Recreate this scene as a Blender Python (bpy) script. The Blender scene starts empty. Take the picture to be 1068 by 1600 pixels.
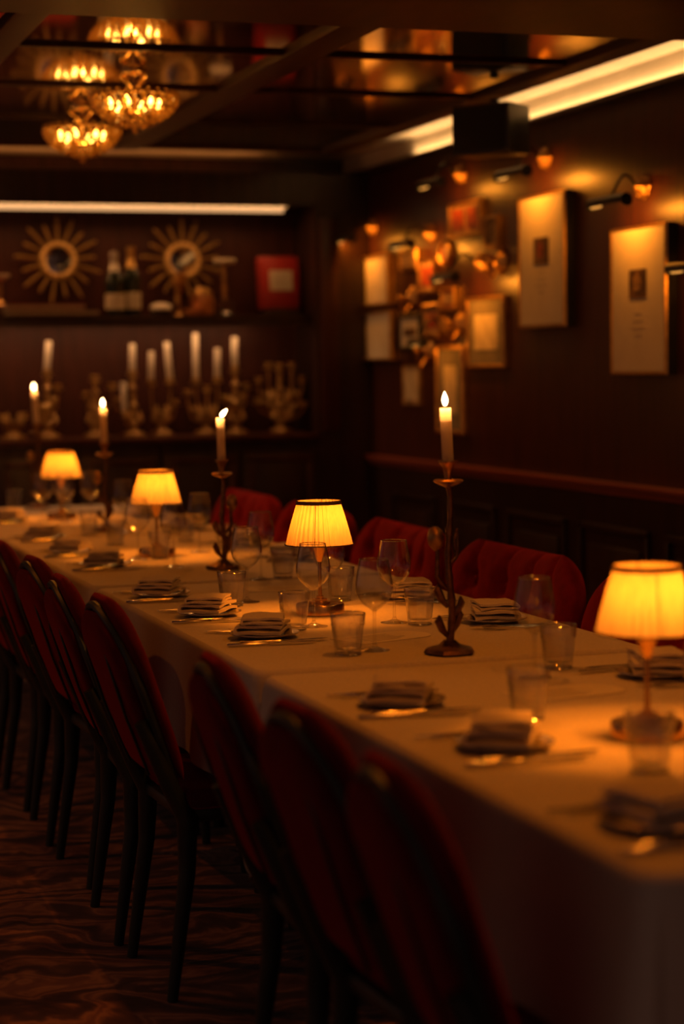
import bpy, bmesh, math, random
from mathutils import Vector, Matrix
random.seed(7)
PI = math.pi
scene = bpy.context.scene
C = scene.collection

# ------------------------------------------------------------------ camera
cam_d = bpy.data.cameras.new('camera')
cam_d.sensor_fit = 'VERTICAL'; cam_d.sensor_height = 36.0; cam_d.lens = 70.0
cam_d.clip_start = 0.05; cam_d.clip_end = 60
cam_d.dof.use_dof = True; cam_d.dof.focus_distance = 4.85
cam_d.dof.aperture_fstop = 1.9; cam_d.dof.aperture_blades = 0
cam = bpy.data.objects.new('camera', cam_d); C.objects.link(cam)
R = math.radians
cam.matrix_world = (Matrix.Translation((0, 0, 1.38)) @ Matrix.Rotation(R(-18.05), 4, 'Z') @
                    Matrix.Rotation(R(90 - 4.15), 4, 'X') @ Matrix.Rotation(R(-0.8), 4, 'Z'))
scene.camera = cam

# ------------------------------------------------------------------ world, exposure
w = bpy.data.worlds.new('world'); scene.world = w; w.use_nodes = True
w.node_tree.nodes['Background'].inputs[0].default_value = (1.0, 0.50, 0.36, 1)
w.node_tree.nodes['Background'].inputs[1].default_value = 0.10
vs = scene.view_settings
vs.view_transform = 'Standard'; vs.look = 'None'; vs.gamma = 1.0; vs.exposure = 0.0
vs.use_curve_mapping = False
scene.cycles.transparent_max_bounces = 40
scene.cycles.max_bounces = 9
scene.cycles.caustics_reflective = False
scene.cycles.caustics_refractive = False
scene.cycles.sample_clamp_indirect = 3.0
# light strengths of the fittings, with some chandeliers added out of view
LAMP_W, CANDLE_W, CHAND_W, PIC_W = 4.2, 1.3, 17.0, 1.1
LED_E, COVE_E, BACKCOVE_E = 1.0, 38.0, 9.0
WARM = (1.0, 0.225, 0.009)
PICTURE = (1.0, 0.29, 0.02)
FLAME = (1.0, 0.36, 0.075)

# ------------------------------------------------------------------ materials
MATS = {}
def nmat(name):
    m = bpy.data.materials.new(name); m.use_nodes = True
    nt = m.node_tree; nt.nodes.clear()
    out = nt.nodes.new('ShaderNodeOutputMaterial'); MATS[name] = m
    return m, nt, out
def ramp(nt, stops, fac):
    r = nt.nodes.new('ShaderNodeValToRGB'); e = r.color_ramp.elements
    e[0].position, e[0].color = stops[0][0], (*stops[0][1], 1)
    e[1].position, e[1].color = stops[-1][0], (*stops[-1][1], 1)
    for p, c in stops[1:-1]:
        k = e.new(p); k.color = (*c, 1)
    nt.links.new(fac, r.inputs[0]); return r.outputs[0]
def coords(nt, scale=(1, 1, 1), rot=(0, 0, 0), kind='Object'):
    tc = nt.nodes.new('ShaderNodeTexCoord'); mp = nt.nodes.new('ShaderNodeMapping')
    mp.inputs['Scale'].default_value = scale; mp.inputs['Rotation'].default_value = rot
    nt.links.new(tc.outputs[kind], mp.inputs[0]); return mp.outputs[0]
def noise(nt, vec, scale, detail=4, dist=0.0, rough=0.5):
    n = nt.nodes.new('ShaderNodeTexNoise')
    n.inputs['Scale'].default_value = scale; n.inputs['Detail'].default_value = detail
    n.inputs['Distortion'].default_value = dist; n.inputs['Roughness'].default_value = rough
    nt.links.new(vec, n.inputs['Vector']); return n.outputs['Fac']
def bump(nt, h, strength, dist=0.002):
    b = nt.nodes.new('ShaderNodeBump'); b.inputs['Strength'].default_value = strength
    b.inputs['Distance'].default_value = dist; nt.links.new(h, b.inputs['Height']); return b.outputs[0]
def pbsdf(nt, out, rough=0.5, metal=0.0, spec=0.5, sheen=0.0):
    p = nt.nodes.new('ShaderNodeBsdfPrincipled')
    p.inputs['Roughness'].default_value = rough; p.inputs['Metallic'].default_value = metal
    p.inputs['Specular IOR Level'].default_value = spec
    p.inputs['Sheen Weight'].default_value = sheen
    nt.links.new(p.outputs[0], out.inputs[0]); return p
def surf(name, c1, c2, scale=8, rough=0.5, metal=0.0, spec=0.5, sheen=0.0, bmp=0.0, stretch=(1, 1, 1), detail=4,
         dist=0.0, sheen_tint=None):
    m, nt, out = nmat(name); p = pbsdf(nt, out, rough, metal, spec, sheen)
    v = coords(nt, stretch); n = noise(nt, v, scale, detail, dist)
    nt.links.new(ramp(nt, [(0.3, c1), (0.7, c2)], n), p.inputs['Base Color'])
    if sheen_tint: p.inputs['Sheen Tint'].default_value = (*sheen_tint, 1)
    if bmp: nt.links.new(bump(nt, n, bmp), p.inputs['Normal'])
    return m
def emit(name, col, strength):
    m, nt, out = nmat(name); e = nt.nodes.new('ShaderNodeEmission')
    e.inputs[0].default_value = (*col, 1); e.inputs[1].default_value = strength
    nt.links.new(e.outputs[0], out.inputs[0]); return m
def glass(name, tint=(0.97, 0.97, 0.96), rough=0.02, ior=1.5, refr=0.0, rcol=(1, 1, 1), edge=3.2):
    m, nt, out = nmat(name)
    t = nt.nodes.new('ShaderNodeBsdfTransparent'); t.inputs[0].default_value = (*tint, 1)
    base = t.outputs[0]
    if refr:
        rf = nt.nodes.new('ShaderNodeBsdfRefraction'); rf.inputs['IOR'].default_value = 1.4
        rf.inputs['Roughness'].default_value = 0.0; rf.inputs[0].default_value = (*rcol, 1)
        mx0 = nt.nodes.new('ShaderNodeMixShader'); mx0.inputs[0].default_value = refr
        nt.links.new(base, mx0.inputs[1]); nt.links.new(rf.outputs[0], mx0.inputs[2]); base = mx0.outputs[0]
    g = nt.nodes.new('ShaderNodeBsdfGlossy'); g.inputs['Roughness'].default_value = rough
    lw = nt.nodes.new('ShaderNodeLayerWeight'); lw.inputs[0].default_value = 0.5
    pw = nt.nodes.new('ShaderNodeMath'); pw.operation = 'POWER'; pw.inputs[1].default_value = edge
    nt.links.new(lw.outputs['Facing'], pw.inputs[0]); f0 = ((ior - 1) / (ior + 1)) ** 2 * 1.3
    f = nt.nodes.new('ShaderNodeMath'); f.operation = 'MULTIPLY_ADD'; f.inputs[1].default_value = 1 - f0; f.inputs[2].default_value = f0
    nt.links.new(pw.outputs[0], f.inputs[0])
    mx = nt.nodes.new('ShaderNodeMixShader'); nt.links.new(f.outputs[0], mx.inputs[0])
    nt.links.new(base, mx.inputs[1]); nt.links.new(g.outputs[0], mx.inputs[2])
    nt.links.new(mx.outputs[0], out.inputs[0]); return m

surf('mahogany', (0.036, 0.010, 0.007), (0.080, 0.022, 0.012), 3, 0.34, spec=0.4, stretch=(9, 9, 0.8), dist=0.8)
surf('dark_wood', (0.018, 0.008, 0.006), (0.040, 0.016, 0.010), 3, 0.36, spec=0.4, stretch=(9, 9, 0.8), dist=0.6)
surf('niche_wood', (0.030, 0.008, 0.005), (0.060, 0.015, 0.008), 3, 0.5, spec=0.2, stretch=(9, 9, 0.8), dist=0.8)
surf('old_gilt', (0.30, 0.16, 0.05), (0.56, 0.33, 0.10), 30, 0.4, metal=0.55, bmp=0.4)
surf('lit_rail_wood', (0.20, 0.050, 0.036), (0.30, 0.078, 0.052), 3, 0.30, stretch=(9, 0.8, 9))  # lightened to stand in for light on the rail's top edge
surf('beam_wood', (0.030, 0.009, 0.007), (0.055, 0.016, 0.011), 3, 0.45, spec=0.25, stretch=(6, 1, 6))
surf('cream_paint', (0.62, 0.54, 0.42), (0.70, 0.61, 0.48), 5, 0.6)
surf('cloth', (0.60, 0.54, 0.46), (0.68, 0.61, 0.52), 160, 0.85, spec=0.15, bmp=0.12, detail=2)
surf('napkin_linen', (0.58, 0.51, 0.42), (0.66, 0.58, 0.48), 220, 0.9, spec=0.1, bmp=0.2, detail=2)
surf('red_velvet', (0.15, 0.005, 0.010), (0.24, 0.009, 0.015), 30, 0.8, spec=0.1, sheen=0.5, sheen_tint=(0.9, 0.05, 0.06))
surf('wine_velvet', (0.060, 0.004, 0.006), (0.10, 0.006, 0.008), 30, 0.8, spec=0.1, sheen=0.45, sheen_tint=(0.9, 0.06, 0.07))
surf('green_metal', (0.012, 0.020, 0.016), (0.020, 0.030, 0.024), 20, 0.42)
surf('brass', (0.62, 0.36, 0.12), (0.80, 0.50, 0.18), 14, 0.26, metal=1.0)
surf('aged_brass', (0.26, 0.14, 0.05), (0.58, 0.34, 0.12), 40, 0.38, metal=1.0, bmp=0.4)
surf('gilt', (0.50, 0.27, 0.07), (0.80, 0.47, 0.14), 30, 0.35, metal=1.0, bmp=0.3)
surf('gilt_wood', (0.40, 0.24, 0.07), (0.62, 0.38, 0.12), 30, 0.42, metal=0.45, bmp=0.3)
surf('bronze', (0.09, 0.045, 0.022), (0.24, 0.12, 0.05), 60, 0.42, metal=0.9, bmp=0.5)
surf('steel', (0.55, 0.52, 0.48), (0.72, 0.69, 0.64), 30, 0.16, metal=1.0)
surf('plate_metal', (0.50, 0.43, 0.33), (0.62, 0.54, 0.42), 20, 0.22, metal=0.6)
surf('black_metal', (0.012, 0.011, 0.010), (0.022, 0.020, 0.018), 20, 0.35)
surf('black_cloth', (0.006, 0.006, 0.006), (0.012, 0.012, 0.012), 300, 0.8)
surf('trim_brown', (0.05, 0.02, 0.01), (0.09, 0.035, 0.015), 60, 0.6)
surf('paper', (0.74, 0.66, 0.50), (0.80, 0.72, 0.56), 12, 0.8, spec=0.2)
surf('mat_board', (0.46, 0.40, 0.30), (0.52, 0.46, 0.35), 12, 0.8)
surf('grey_mat', (0.20, 0.17, 0.12), (0.26, 0.22, 0.16), 12, 0.8)
surf('ink', (0.10, 0.07, 0.05), (0.16, 0.11, 0.08), 40, 0.8)
surf('faint_ink', (0.50, 0.43, 0.32), (0.58, 0.51, 0.38), 80, 0.8)
surf('card_ink', (0.40, 0.34, 0.26), (0.48, 0.40, 0.31), 80, 0.8)
surf('print_dark', (0.03, 0.015, 0.01), (0.20, 0.10, 0.04), 26, 0.6, detail=6)
surf('print_red', (0.10, 0.012, 0.008), (0.55, 0.10, 0.03), 14, 0.5, detail=3)
surf('print_sepia', (0.20, 0.11, 0.05), (0.70, 0.46, 0.22), 12, 0.6, detail=5)
surf('print_pale', (0.55, 0.45, 0.28), (0.80, 0.68, 0.45), 14, 0.6, detail=5)
surf('red_lacquer', (0.26, 0.012, 0.010), (0.34, 0.018, 0.013), 10, 0.4)
surf('bottle_glass', (0.006, 0.010, 0.005), (0.012, 0.018, 0.008), 10, 0.08, spec=0.6)
surf('foil', (0.60, 0.36, 0.10), (0.75, 0.48, 0.16), 60, 0.32, metal=1.0, bmp=0.4)
surf('label_paper', (0.50, 0.40, 0.26), (0.60, 0.50, 0.34), 20, 0.7)
surf('amber_ceramic', (0.42, 0.15, 0.03), (0.60, 0.24, 0.05), 8, 0.3)
surf('white_ceramic', (0.62, 0.54, 0.42), (0.72, 0.64, 0.5), 8, 0.3)
surf('wick', (0.02, 0.015, 0.01), (0.04, 0.03, 0.02), 40, 0.9)
glass('glass_thin', (0.985, 0.982, 0.975), 0.03, 1.5, edge=3.2)
glass('glass_thick', (0.975, 0.97, 0.955), 0.045, 1.55, 0.10, edge=2.6)
m, nt, out = nmat('glass_rim'); ta = nt.nodes.new('ShaderNodeBsdfTransparent'); ga = nt.nodes.new('ShaderNodeBsdfGlossy'); ga.inputs['Roughness'].default_value = 0.12
ma = nt.nodes.new('ShaderNodeMixShader'); ma.inputs[0].default_value = 0.75; nt.links.new(ta.outputs[0], ma.inputs[1]); nt.links.new(ga.outputs[0], ma.inputs[2]); nt.links.new(ma.outputs[0], out.inputs[0])
glass('crystal', (0.80, 0.62, 0.34), 0.08, 1.9, 0.4, (1.0, 0.75, 0.35))
m = MATS['crystal']; nt = m.node_tree; outn = [n_ for n_ in nt.nodes if n_.type == 'OUTPUT_MATERIAL'][0]; src_ = outn.inputs[0].links[0].from_socket
tl = nt.nodes.new('ShaderNodeBsdfTranslucent'); tl.inputs[0].default_value = (0.95, 0.62, 0.25, 1)
mz = nt.nodes.new('ShaderNodeMixShader'); mz.inputs[0].default_value = 0.35
nt.links.new(src_, mz.inputs[1]); nt.links.new(tl.outputs[0], mz.inputs[2]); nt.links.new(mz.outputs[0], outn.inputs[0])
glass('frame_glass', (0.96, 0.96, 0.94), 0.03, 1.45)
emit('led', (1.0, 0.50, 0.20), LED_E)
emit('added_panel_led', (1.0, 0.43, 0.14), 10.0)
emit('under_shelf_led', (1.0, 0.50, 0.21), 34.0)
emit('cove_led', (1.0, 0.55, 0.20), COVE_E)
emit('back_cove_led', (1.0, 0.34, 0.08), BACKCOVE_E)
m, nt, out = nmat('bulb'); tb = nt.nodes.new('ShaderNodeBsdfTransparent'); eb = nt.nodes.new('ShaderNodeEmission')
eb.inputs[0].default_value = (1.0, 0.55, 0.14, 1); eb.inputs[1].default_value = 6.0
ad = nt.nodes.new('ShaderNodeAddShader'); nt.links.new(tb.outputs[0], ad.inputs[0]); nt.links.new(eb.outputs[0], ad.inputs[1]); nt.links.new(ad.outputs[0], out.inputs[0])
emit('chandelier_bulb', (1.0, 0.44, 0.07), 16.0)
emit('picture_bulb', (1.0, 0.40, 0.07), 1.0)
m, nt, out = nmat('flame'); tb = nt.nodes.new('ShaderNodeBsdfTransparent'); eb = nt.nodes.new('ShaderNodeEmission')
eb.inputs[0].default_value = (1.0, 0.66, 0.30, 1); eb.inputs[1].default_value = 12.0
ad = nt.nodes.new('ShaderNodeAddShader'); nt.links.new(tb.outputs[0], ad.inputs[0]); nt.links.new(eb.outputs[0], ad.inputs[1]); nt.links.new(ad.outputs[0], out.inputs[0])

m, nt, out = nmat('mirror'); p = pbsdf(nt, out, 0.06, 1.0)
nt.links.new(ramp(nt, [(0.3, (0.74, 0.64, 0.56)), (0.7, (0.82, 0.72, 0.64))], noise(nt, coords(nt), 2.0)), p.inputs['Base Color'])
m, nt, out = nmat('convex_mirror'); p = pbsdf(nt, out, 0.08, 1.0)
nt.links.new(ramp(nt, [(0.3, (0.55, 0.5, 0.45)), (0.7, (0.65, 0.6, 0.55))], noise(nt, coords(nt), 9.0)), p.inputs['Base Color'])

# candle wax: light goes into it
m, nt, out = nmat('wax')
tr = nt.nodes.new('ShaderNodeBsdfTranslucent'); df = nt.nodes.new('ShaderNodeBsdfDiffuse')
cl = ramp(nt, [(0.3, (0.84, 0.72, 0.54)), (0.7, (0.90, 0.78, 0.60))], noise(nt, coords(nt), 20))
nt.links.new(cl, tr.inputs[0]); nt.links.new(cl, df.inputs[0])
mx = nt.nodes.new('ShaderNodeMixShader'); mx.inputs[0].default_value = 0.4
nt.links.new(tr.outputs[0], mx.inputs[1]); nt.links.new(df.outputs[0], mx.inputs[2]); nt.links.new(mx.outputs[0], out.inputs[0])
m, nt, out = nmat('old_wax'); p = pbsdf(nt, out, 0.5, 0, 0.3)
nt.links.new(ramp(nt, [(0.3, (0.62, 0.50, 0.36)), (0.7, (0.74, 0.62, 0.46))], noise(nt, coords(nt), 20)), p.inputs['Base Color'])

# pleated shade: thin cloth, light passes through
m, nt, out = nmat('shade_silk')
tr = nt.nodes.new('ShaderNodeBsdfTranslucent'); df = nt.nodes.new('ShaderNodeBsdfDiffuse')
v = coords(nt, (60, 60, 2)); n = noise(nt, v, 2.0, 3)
cl = ramp(nt, [(0.3, (0.26, 0.215, 0.14)), (0.7, (0.32, 0.27, 0.18))], n)
nt.links.new(cl, tr.inputs[0]); nt.links.new(cl, df.inputs[0])
mx = nt.nodes.new('ShaderNodeMixShader'); mx.inputs[0].default_value = 0.42
nt.links.new(tr.outputs[0], mx.inputs[1]); nt.links.new(df.outputs[0], mx.inputs[2]); nt.links.new(mx.outputs[0], out.inputs[0])

# carpet: dark marbled swirls
m, nt, out = nmat('carpet'); p = pbsdf(nt, out, 0.95, 0, 0.1, 0.2)
v = coords(nt, (1, 1, 1))
n1 = nt.nodes.new('ShaderNodeTexNoise'); n1.inputs['Scale'].default_value = 1.3; n1.inputs['Detail'].default_value = 2
n1.inputs['Distortion'].default_value = 1.2
nt.links.new(v, n1.inputs['Vector'])
va = nt.nodes.new('ShaderNodeVectorMath'); va.operation = 'MULTIPLY_ADD'
nt.links.new(n1.outputs['Color'], va.inputs[0]); va.inputs[1].default_value = (0.9, 0.9, 0.9); nt.links.new(v, va.inputs[2])
wv = nt.nodes.new('ShaderNodeTexWave'); wv.wave_type = 'RINGS'; wv.inputs['Scale'].default_value = 2.6
wv.inputs['Distortion'].default_value = 9.0; wv.inputs['Detail'].default_value = 5; wv.inputs['Detail Scale'].default_value = 1.6
nt.links.new(va.outputs[0], wv.inputs['Vector'])
wr_ = ramp(nt, [(0.0, (0.10, 0.055, 0.055)), (0.3, (0.22, 0.12, 0.10)), (0.55, (0.46, 0.27, 0.20)), (0.8, (0.60, 0.37, 0.26)), (1.0, (0.34, 0.18, 0.15))], wv.outputs['Fac'])
pt = ramp(nt, [(0.35, (0.30, 0.18, 0.17)), (0.5, (0.75, 0.62, 0.55)), (0.65, (1.0, 0.92, 0.85))], noise(nt, v, 2.3, 5, 1.5, 0.6))
mm_ = nt.nodes.new('ShaderNodeMix'); mm_.data_type = 'RGBA'; mm_.blend_type = 'MULTIPLY'; mm_.inputs[0].default_value = 1.0
nt.links.new(wr_, mm_.inputs[6]); nt.links.new(pt, mm_.inputs[7]); nt.links.new(mm_.outputs[2], p.inputs['Base Color'])
nt.links.new(bump(nt, noise(nt, v, 500, 2), 0.3, 0.003), p.inputs['Normal'])

# ------------------------------------------------------------------ mesh helpers
class MB:
    def __init__(s): s.v = []; s.f = []
    def add(s, vs_, fs_):
        b = len(s.v); s.v += [tuple(x) for x in vs_]; s.f += [tuple(b + i for i in f) for f in fs_]; return s
    def box(s, c, d, rotz=0.0, bev=0.0):
        hx, hy, hz = d[0] / 2, d[1] / 2, d[2] / 2
        if bev:
            bm = bmesh.new(); bmesh.ops.create_cube(bm, size=1)
            bmesh.ops.scale(bm, vec=d, verts=bm.verts)
            bmesh.ops.bevel(bm, geom=bm.edges[:], offset=bev, segments=2, affect='EDGES', profile=0.5)
            vv = [v.co.copy() for v in bm.verts]; bm.verts.index_update(); ff = [[v.index for v in f.verts] for f in bm.faces]; bm.free()
        else:
            vv = [Vector((x, y, z)) for x in (-hx, hx) for y in (-hy, hy) for z in (-hz, hz)]
            ff = [(0, 1, 3, 2), (4, 6, 7, 5), (0, 4, 5, 1), (2, 3, 7, 6), (0, 2, 6, 4), (1, 5, 7, 3)]
        M = Matrix.Translation(c) @ Matrix.Rotation(rotz, 4, 'Z')
        return s.add([M @ v for v in vv], ff)
    def lathe(s, prof, n=32, c=(0, 0, 0), fn=None, caps=True):
        vv = []
        for (r, z) in prof:
            for i in range(n):
                a = 2 * PI * i / n; rr = r * (fn(a, z) if fn else 1)
                vv.append((c[0] + rr * math.cos(a), c[1] + rr * math.sin(a), c[2] + z))
        ff = []
        for k in range(len(prof) - 1):
            for i in range(n):
                j = (i + 1) % n; ff.append((k * n + i, k * n + j, (k + 1) * n + j, (k + 1) * n + i))
        if caps:
            ff.append(tuple(range(n))[::-1]); ff.append(tuple((len(prof) - 1) * n + i for i in range(n)))
        return s.add(vv, ff)
    def tube(s, path, rad, n=8, caps=True):
        P = [Vector(p) for p in path]; m_ = len(P)
        rs = rad if isinstance(rad, (list, tuple)) else [rad] * m_
        vv = []; up = None
        for k in range(m_):
            t = (P[min(k + 1, m_ - 1)] - P[max(k - 1, 0)]).normalized()
            if up is None:
                up = Vector((0, 0, 1)) if abs(t.z) < 0.9 else Vector((1, 0, 0))
            a = t.cross(up).normalized(); b = a.cross(t).normalized(); up = b
            for i in range(n):
                q = 2 * PI * i / n; vv.append(P[k] + rs[k] * (math.cos(q) * a + math.sin(q) * b))
        ff = [(k * n + i, k * n + (i + 1) % n, (k + 1) * n + (i + 1) % n, (k + 1) * n + i) for k in range(m_ - 1) for i in range(n)]
        if caps: ff += [tuple(range(n)), tuple((m_ - 1) * n + i for i in range(n))[::-1]]
        return s.add(vv, ff)
    def prism(s, poly, z0, z1):
        n = len(poly)
        return s.add([(x, y, z0) for x, y in poly] + [(x, y, z1) for x, y in poly],
                     [tuple(range(n))[::-1], tuple(range(n, 2 * n))] + [(i, (i + 1) % n, n + (i + 1) % n, n + i) for i in range(n)])
    def ball(s, c, r, n=8, m_=5, sz=1.0):
        prof = [(max(1e-4, r * math.sin(PI * k / m_)), -r * sz * math.cos(PI * k / m_)) for k in range(m_ + 1)]
        return s.lathe(prof, n, c)
    def xform(s, M): s.v = [tuple(M @ Vector(v)) for v in s.v]; return s
    def build(s, name, mat, parent=None, smooth=True, loc=None):
        me = bpy.data.meshes.new(name); me.from_pydata(s.v, [], s.f); me.validate()
        bm = bmesh.new(); bm.from_mesh(me); bmesh.ops.recalc_face_normals(bm, faces=bm.faces[:]); bm.to_mesh(me); bm.free()
        if smooth:
            me.polygons.foreach_set('use_smooth', [True] * len(me.polygons))
            try: me.set_sharp_from_angle(angle=R(38))
            except Exception: pass
        me.materials.append(MATS[mat]); o = bpy.data.objects.new(name, me); C.objects.link(o)
        if parent: o.parent = parent
        if loc: o.location = loc
        return o
def tag(o, label, cat, group=None):
    o['label'] = label; o['category'] = cat
    if group: o['group'] = group
    return o
def thing(name, label, cat, loc=(0, 0, 0), rz=0.0, group=None):
    o = bpy.data.objects.new(name, None); C.objects.link(o); o.empty_display_size = 0.05
    o.location = loc; o.rotation_euler = (0, 0, rz); return tag(o, label, cat, group)
def struct(o): o['kind'] = 'structure'; return o
def copy_tree(o, parent=None):
    c = o.copy(); C.objects.link(c); c.parent = parent
    for ch in list(o.children): copy_tree(ch, c)
    return c
def place(src, used, loc, rz, label, group=None, tilt=None):
    if used[0]: o = copy_tree(src)
    else: o = src; used[0] = True
    o.location = loc; o.rotation_euler = (tilt[0], tilt[1], rz) if tilt else (0, 0, rz); o['label'] = label
    if group: o['group'] = group
    return o
def light(kind, name, loc, watts, col, parent=None, **kw):
    d = bpy.data.lights.new(name, kind); d.energy = watts; d.color = col
    for k, v_ in kw.items(): setattr(d, k, v_)
    o = bpy.data.objects.new(name, d); C.objects.link(o); o.location = loc
    if parent: o.parent = parent
    return o
ORD = ['nearest', 'second nearest', 'third nearest', 'fourth nearest', 'fifth nearest', 'sixth nearest', 'seventh nearest',
       'eighth nearest', 'ninth nearest', 'tenth nearest', 'eleventh nearest', 'twelfth nearest', 'thirteenth nearest', 'fourteenth nearest',
       'fifteenth nearest', 'sixteenth nearest', 'seventeenth nearest']

# ------------------------------------------------------------------ room shell
WX, WY, XL, YF = 3.40, 10.30, -2.2, -1.2     # right wall, back wall, left wall, front end
MZ, BZ, UZ = 2.43, 2.412, 2.49               # mirror plane, beam underside, upper ceiling
fl = struct(MB().box(((XL + WX) / 2, (YF + WY) / 2, -0.05), (WX - XL + 0.4, WY - YF + 0.4, 0.1)).build('floor', 'carpet', smooth=False))
wr = struct(MB().box((WX + 0.06, (YF + WY) / 2, 1.30), (0.12, WY - YF + 0.24, 2.6)).build('wall_right', 'mahogany', smooth=False))
wb = struct(MB().box(((XL + WX) / 2, WY + 0.06, 1.30), (WX - XL + 0.24, 0.12, 2.6)).build('wall_back', 'mahogany', smooth=False))
ce = struct(MB().box(((XL + WX) / 2, (YF + WY) / 2, UZ + 0.06), (WX - XL + 0.24, WY - YF + 0.24, 0.12)).build('ceiling', 'cream_paint', smooth=False))
# painted frieze above the panelling (pale band the cove light falls on)
struct(MB().box((WX - 0.006, (YF + WY) / 2, 2.452), (0.012, WY - YF, 0.076)).build('trim_1', 'cream_paint', smooth=False))
struct(MB().box(((XL + WX) / 2, WY - 0.006, 2.455), (WX - XL - 0.03, 0.012, 0.07)).build('trim_2', 'mahogany', smooth=False))
# dropped ceiling: slab edge, beams, bars, mirror panels
EX, EY = 3.04, 9.30
struct(MB().box(((XL + EX) / 2, (YF + EY) / 2, 2.462), (EX - XL, EY - YF, 0.05)).build('trim_3', 'beam_wood', smooth=False))
k = 4
def beam(c, d, mt='beam_wood'):
    global k
    o = struct(MB().box(c, d, bev=0.003).build('trim_%d' % k, mt)); k += 1; return o
ybeams = [(-1.05, 0.11), (-0.05, 0.11), (0.98, 0.10), (1.98, 0.13), (2.99, 0.10)]
for xc, ww in ybeams: beam((xc, (YF + EY) / 2, (BZ + 2.44) / 2), (ww, EY - YF, 2.44 - BZ))
xbars = [(6.45, 0.03), (7.33, 0.03), (8.28, 0.03), (9.28, 0.04), (4.0, 0.05), (3.0, 0.05), (2.0, 0.05), (1.0, 0.05), (0.0, 0.05)]
for yc, ww in xbars: beam(((XL + EX) / 2, yc, (BZ + 0.006 + 2.44) / 2), (EX - XL, ww, 2.44 - BZ - 0.006))
beam(((XL + WX) / 2, 5.09, (2.37 + 2.49) / 2), (WX - XL, 1.0, 0.12))                          # the deep cross beam overhead
ys = [-1.2, 0, 1, 2, 3, 4, 4.59, 5.59, 6.45, 7.33, 8.28, 9.28]
xs = [XL] + [b[0] for b in ybeams]
for i in range(len(xs) - 1):
    for j in range(len(ys) - 1):
        if ys[j] == 4.59: continue
        a, b, c_, d_ = xs[i] + 0.05, xs[i + 1] - 0.05, ys[j] + 0.02, ys[j + 1] - 0.02
        o = MB().box(((a + b) / 2, (c_ + d_) / 2, MZ + 0.004), (b - a, d_ - c_, 0.008)).build('mirror_panel', 'mirror', ce, smooth=False)
# chair rail, wainscot panels, skirting
o = MB(); o.box((WX - 0.024, (YF + WY) / 2, 0.912), (0.048, WY - YF, 0.022), bev=0.005); o.box((WX - 0.01, (YF + WY) / 2, 0.888), (0.02, WY - YF, 0.03), bev=0.004)
struct(o.build('trim_%d' % k, 'lit_rail_wood')); k += 1
o = MB(); o.box((WX - 0.012, (YF + WY) / 2, 0.07), (0.024, WY - YF, 0.14), bev=0.004); struct(o.build('baseboard_right', 'dark_wood'))
o = MB(); o.box(((XL + WX) / 2, WY - 0.46, 0.05), (1.0, 0.02, 0.1)); 
struct(MB().box((WX - 0.004, (YF + WY) / 2, 0.505), (0.008, WY - YF, 0.73)).build('trim_%d' % k, 'dark_wood', smooth=False)); k += 1
yy = -0.9
while yy < 9.3:
    y0, y1 = yy + 0.09, yy + 0.70
    if y1 > 2.5:
        mo = MB()
        for (ya, yb, za, zb) in ((y0, y1, 0.725, 0.752), (y0, y1, 0.22, 0.245), (y0, y0 + 0.025, 0.245, 0.725), (y1 - 0.025, y1, 0.245, 0.725)):
            mo.box((WX - 0.017, (ya + yb) / 2, (za + zb) / 2), (0.018, yb - ya, zb - za), bev=0.004)
        mo.build('panel_moulding', 'dark_wood', wr)
        pn = MB(); pn.box((WX - 0.014, (y0 + y1) / 2, 0.49), (0.013, y1 - y0 - 0.15, 0.36), bev=0.005); pn.build('raised_panel', 'dark_wood', wr)
    yy += 0.75

# cove: a ledge on the wall with a light strip lying behind its lip
cl = MB(); cl.box((WX - 0.0275, (YF + WY - 0.42) / 2, 2.383), (0.055, WY - 0.42 - YF, 0.010)); cl.box((WX - 0.053, (YF + WY - 0.42) / 2, 2.392), (0.004, WY - 0.42 - YF, 0.010))
struct(cl.build('trim_%d' % k, 'dark_wood', smooth=False)); k += 1
tag(MB().box((WX - 0.030, 7.42, 2.3905), (0.012, 3.5, 0.004)).build('cove_light_strip', 'cove_led', smooth=False),
    'glowing warm cove light strip along the right wall under the ceiling', 'light')
tag(MB().box((WX - 0.030, 3.0, 2.3905), (0.012, 3.0, 0.004)).build('cove_light_strip', 'cove_led', smooth=False),
    'warm cove light strip on the camera side of the deep ceiling beam', 'light')
tag(MB().box((1.15, WY - 0.28, 2.381), (3.38, 0.012, 0.006)).build('cove_light_strip', 'back_cove_led', smooth=False),
    'dim amber cove light strip above the back bar', 'light')

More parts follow.
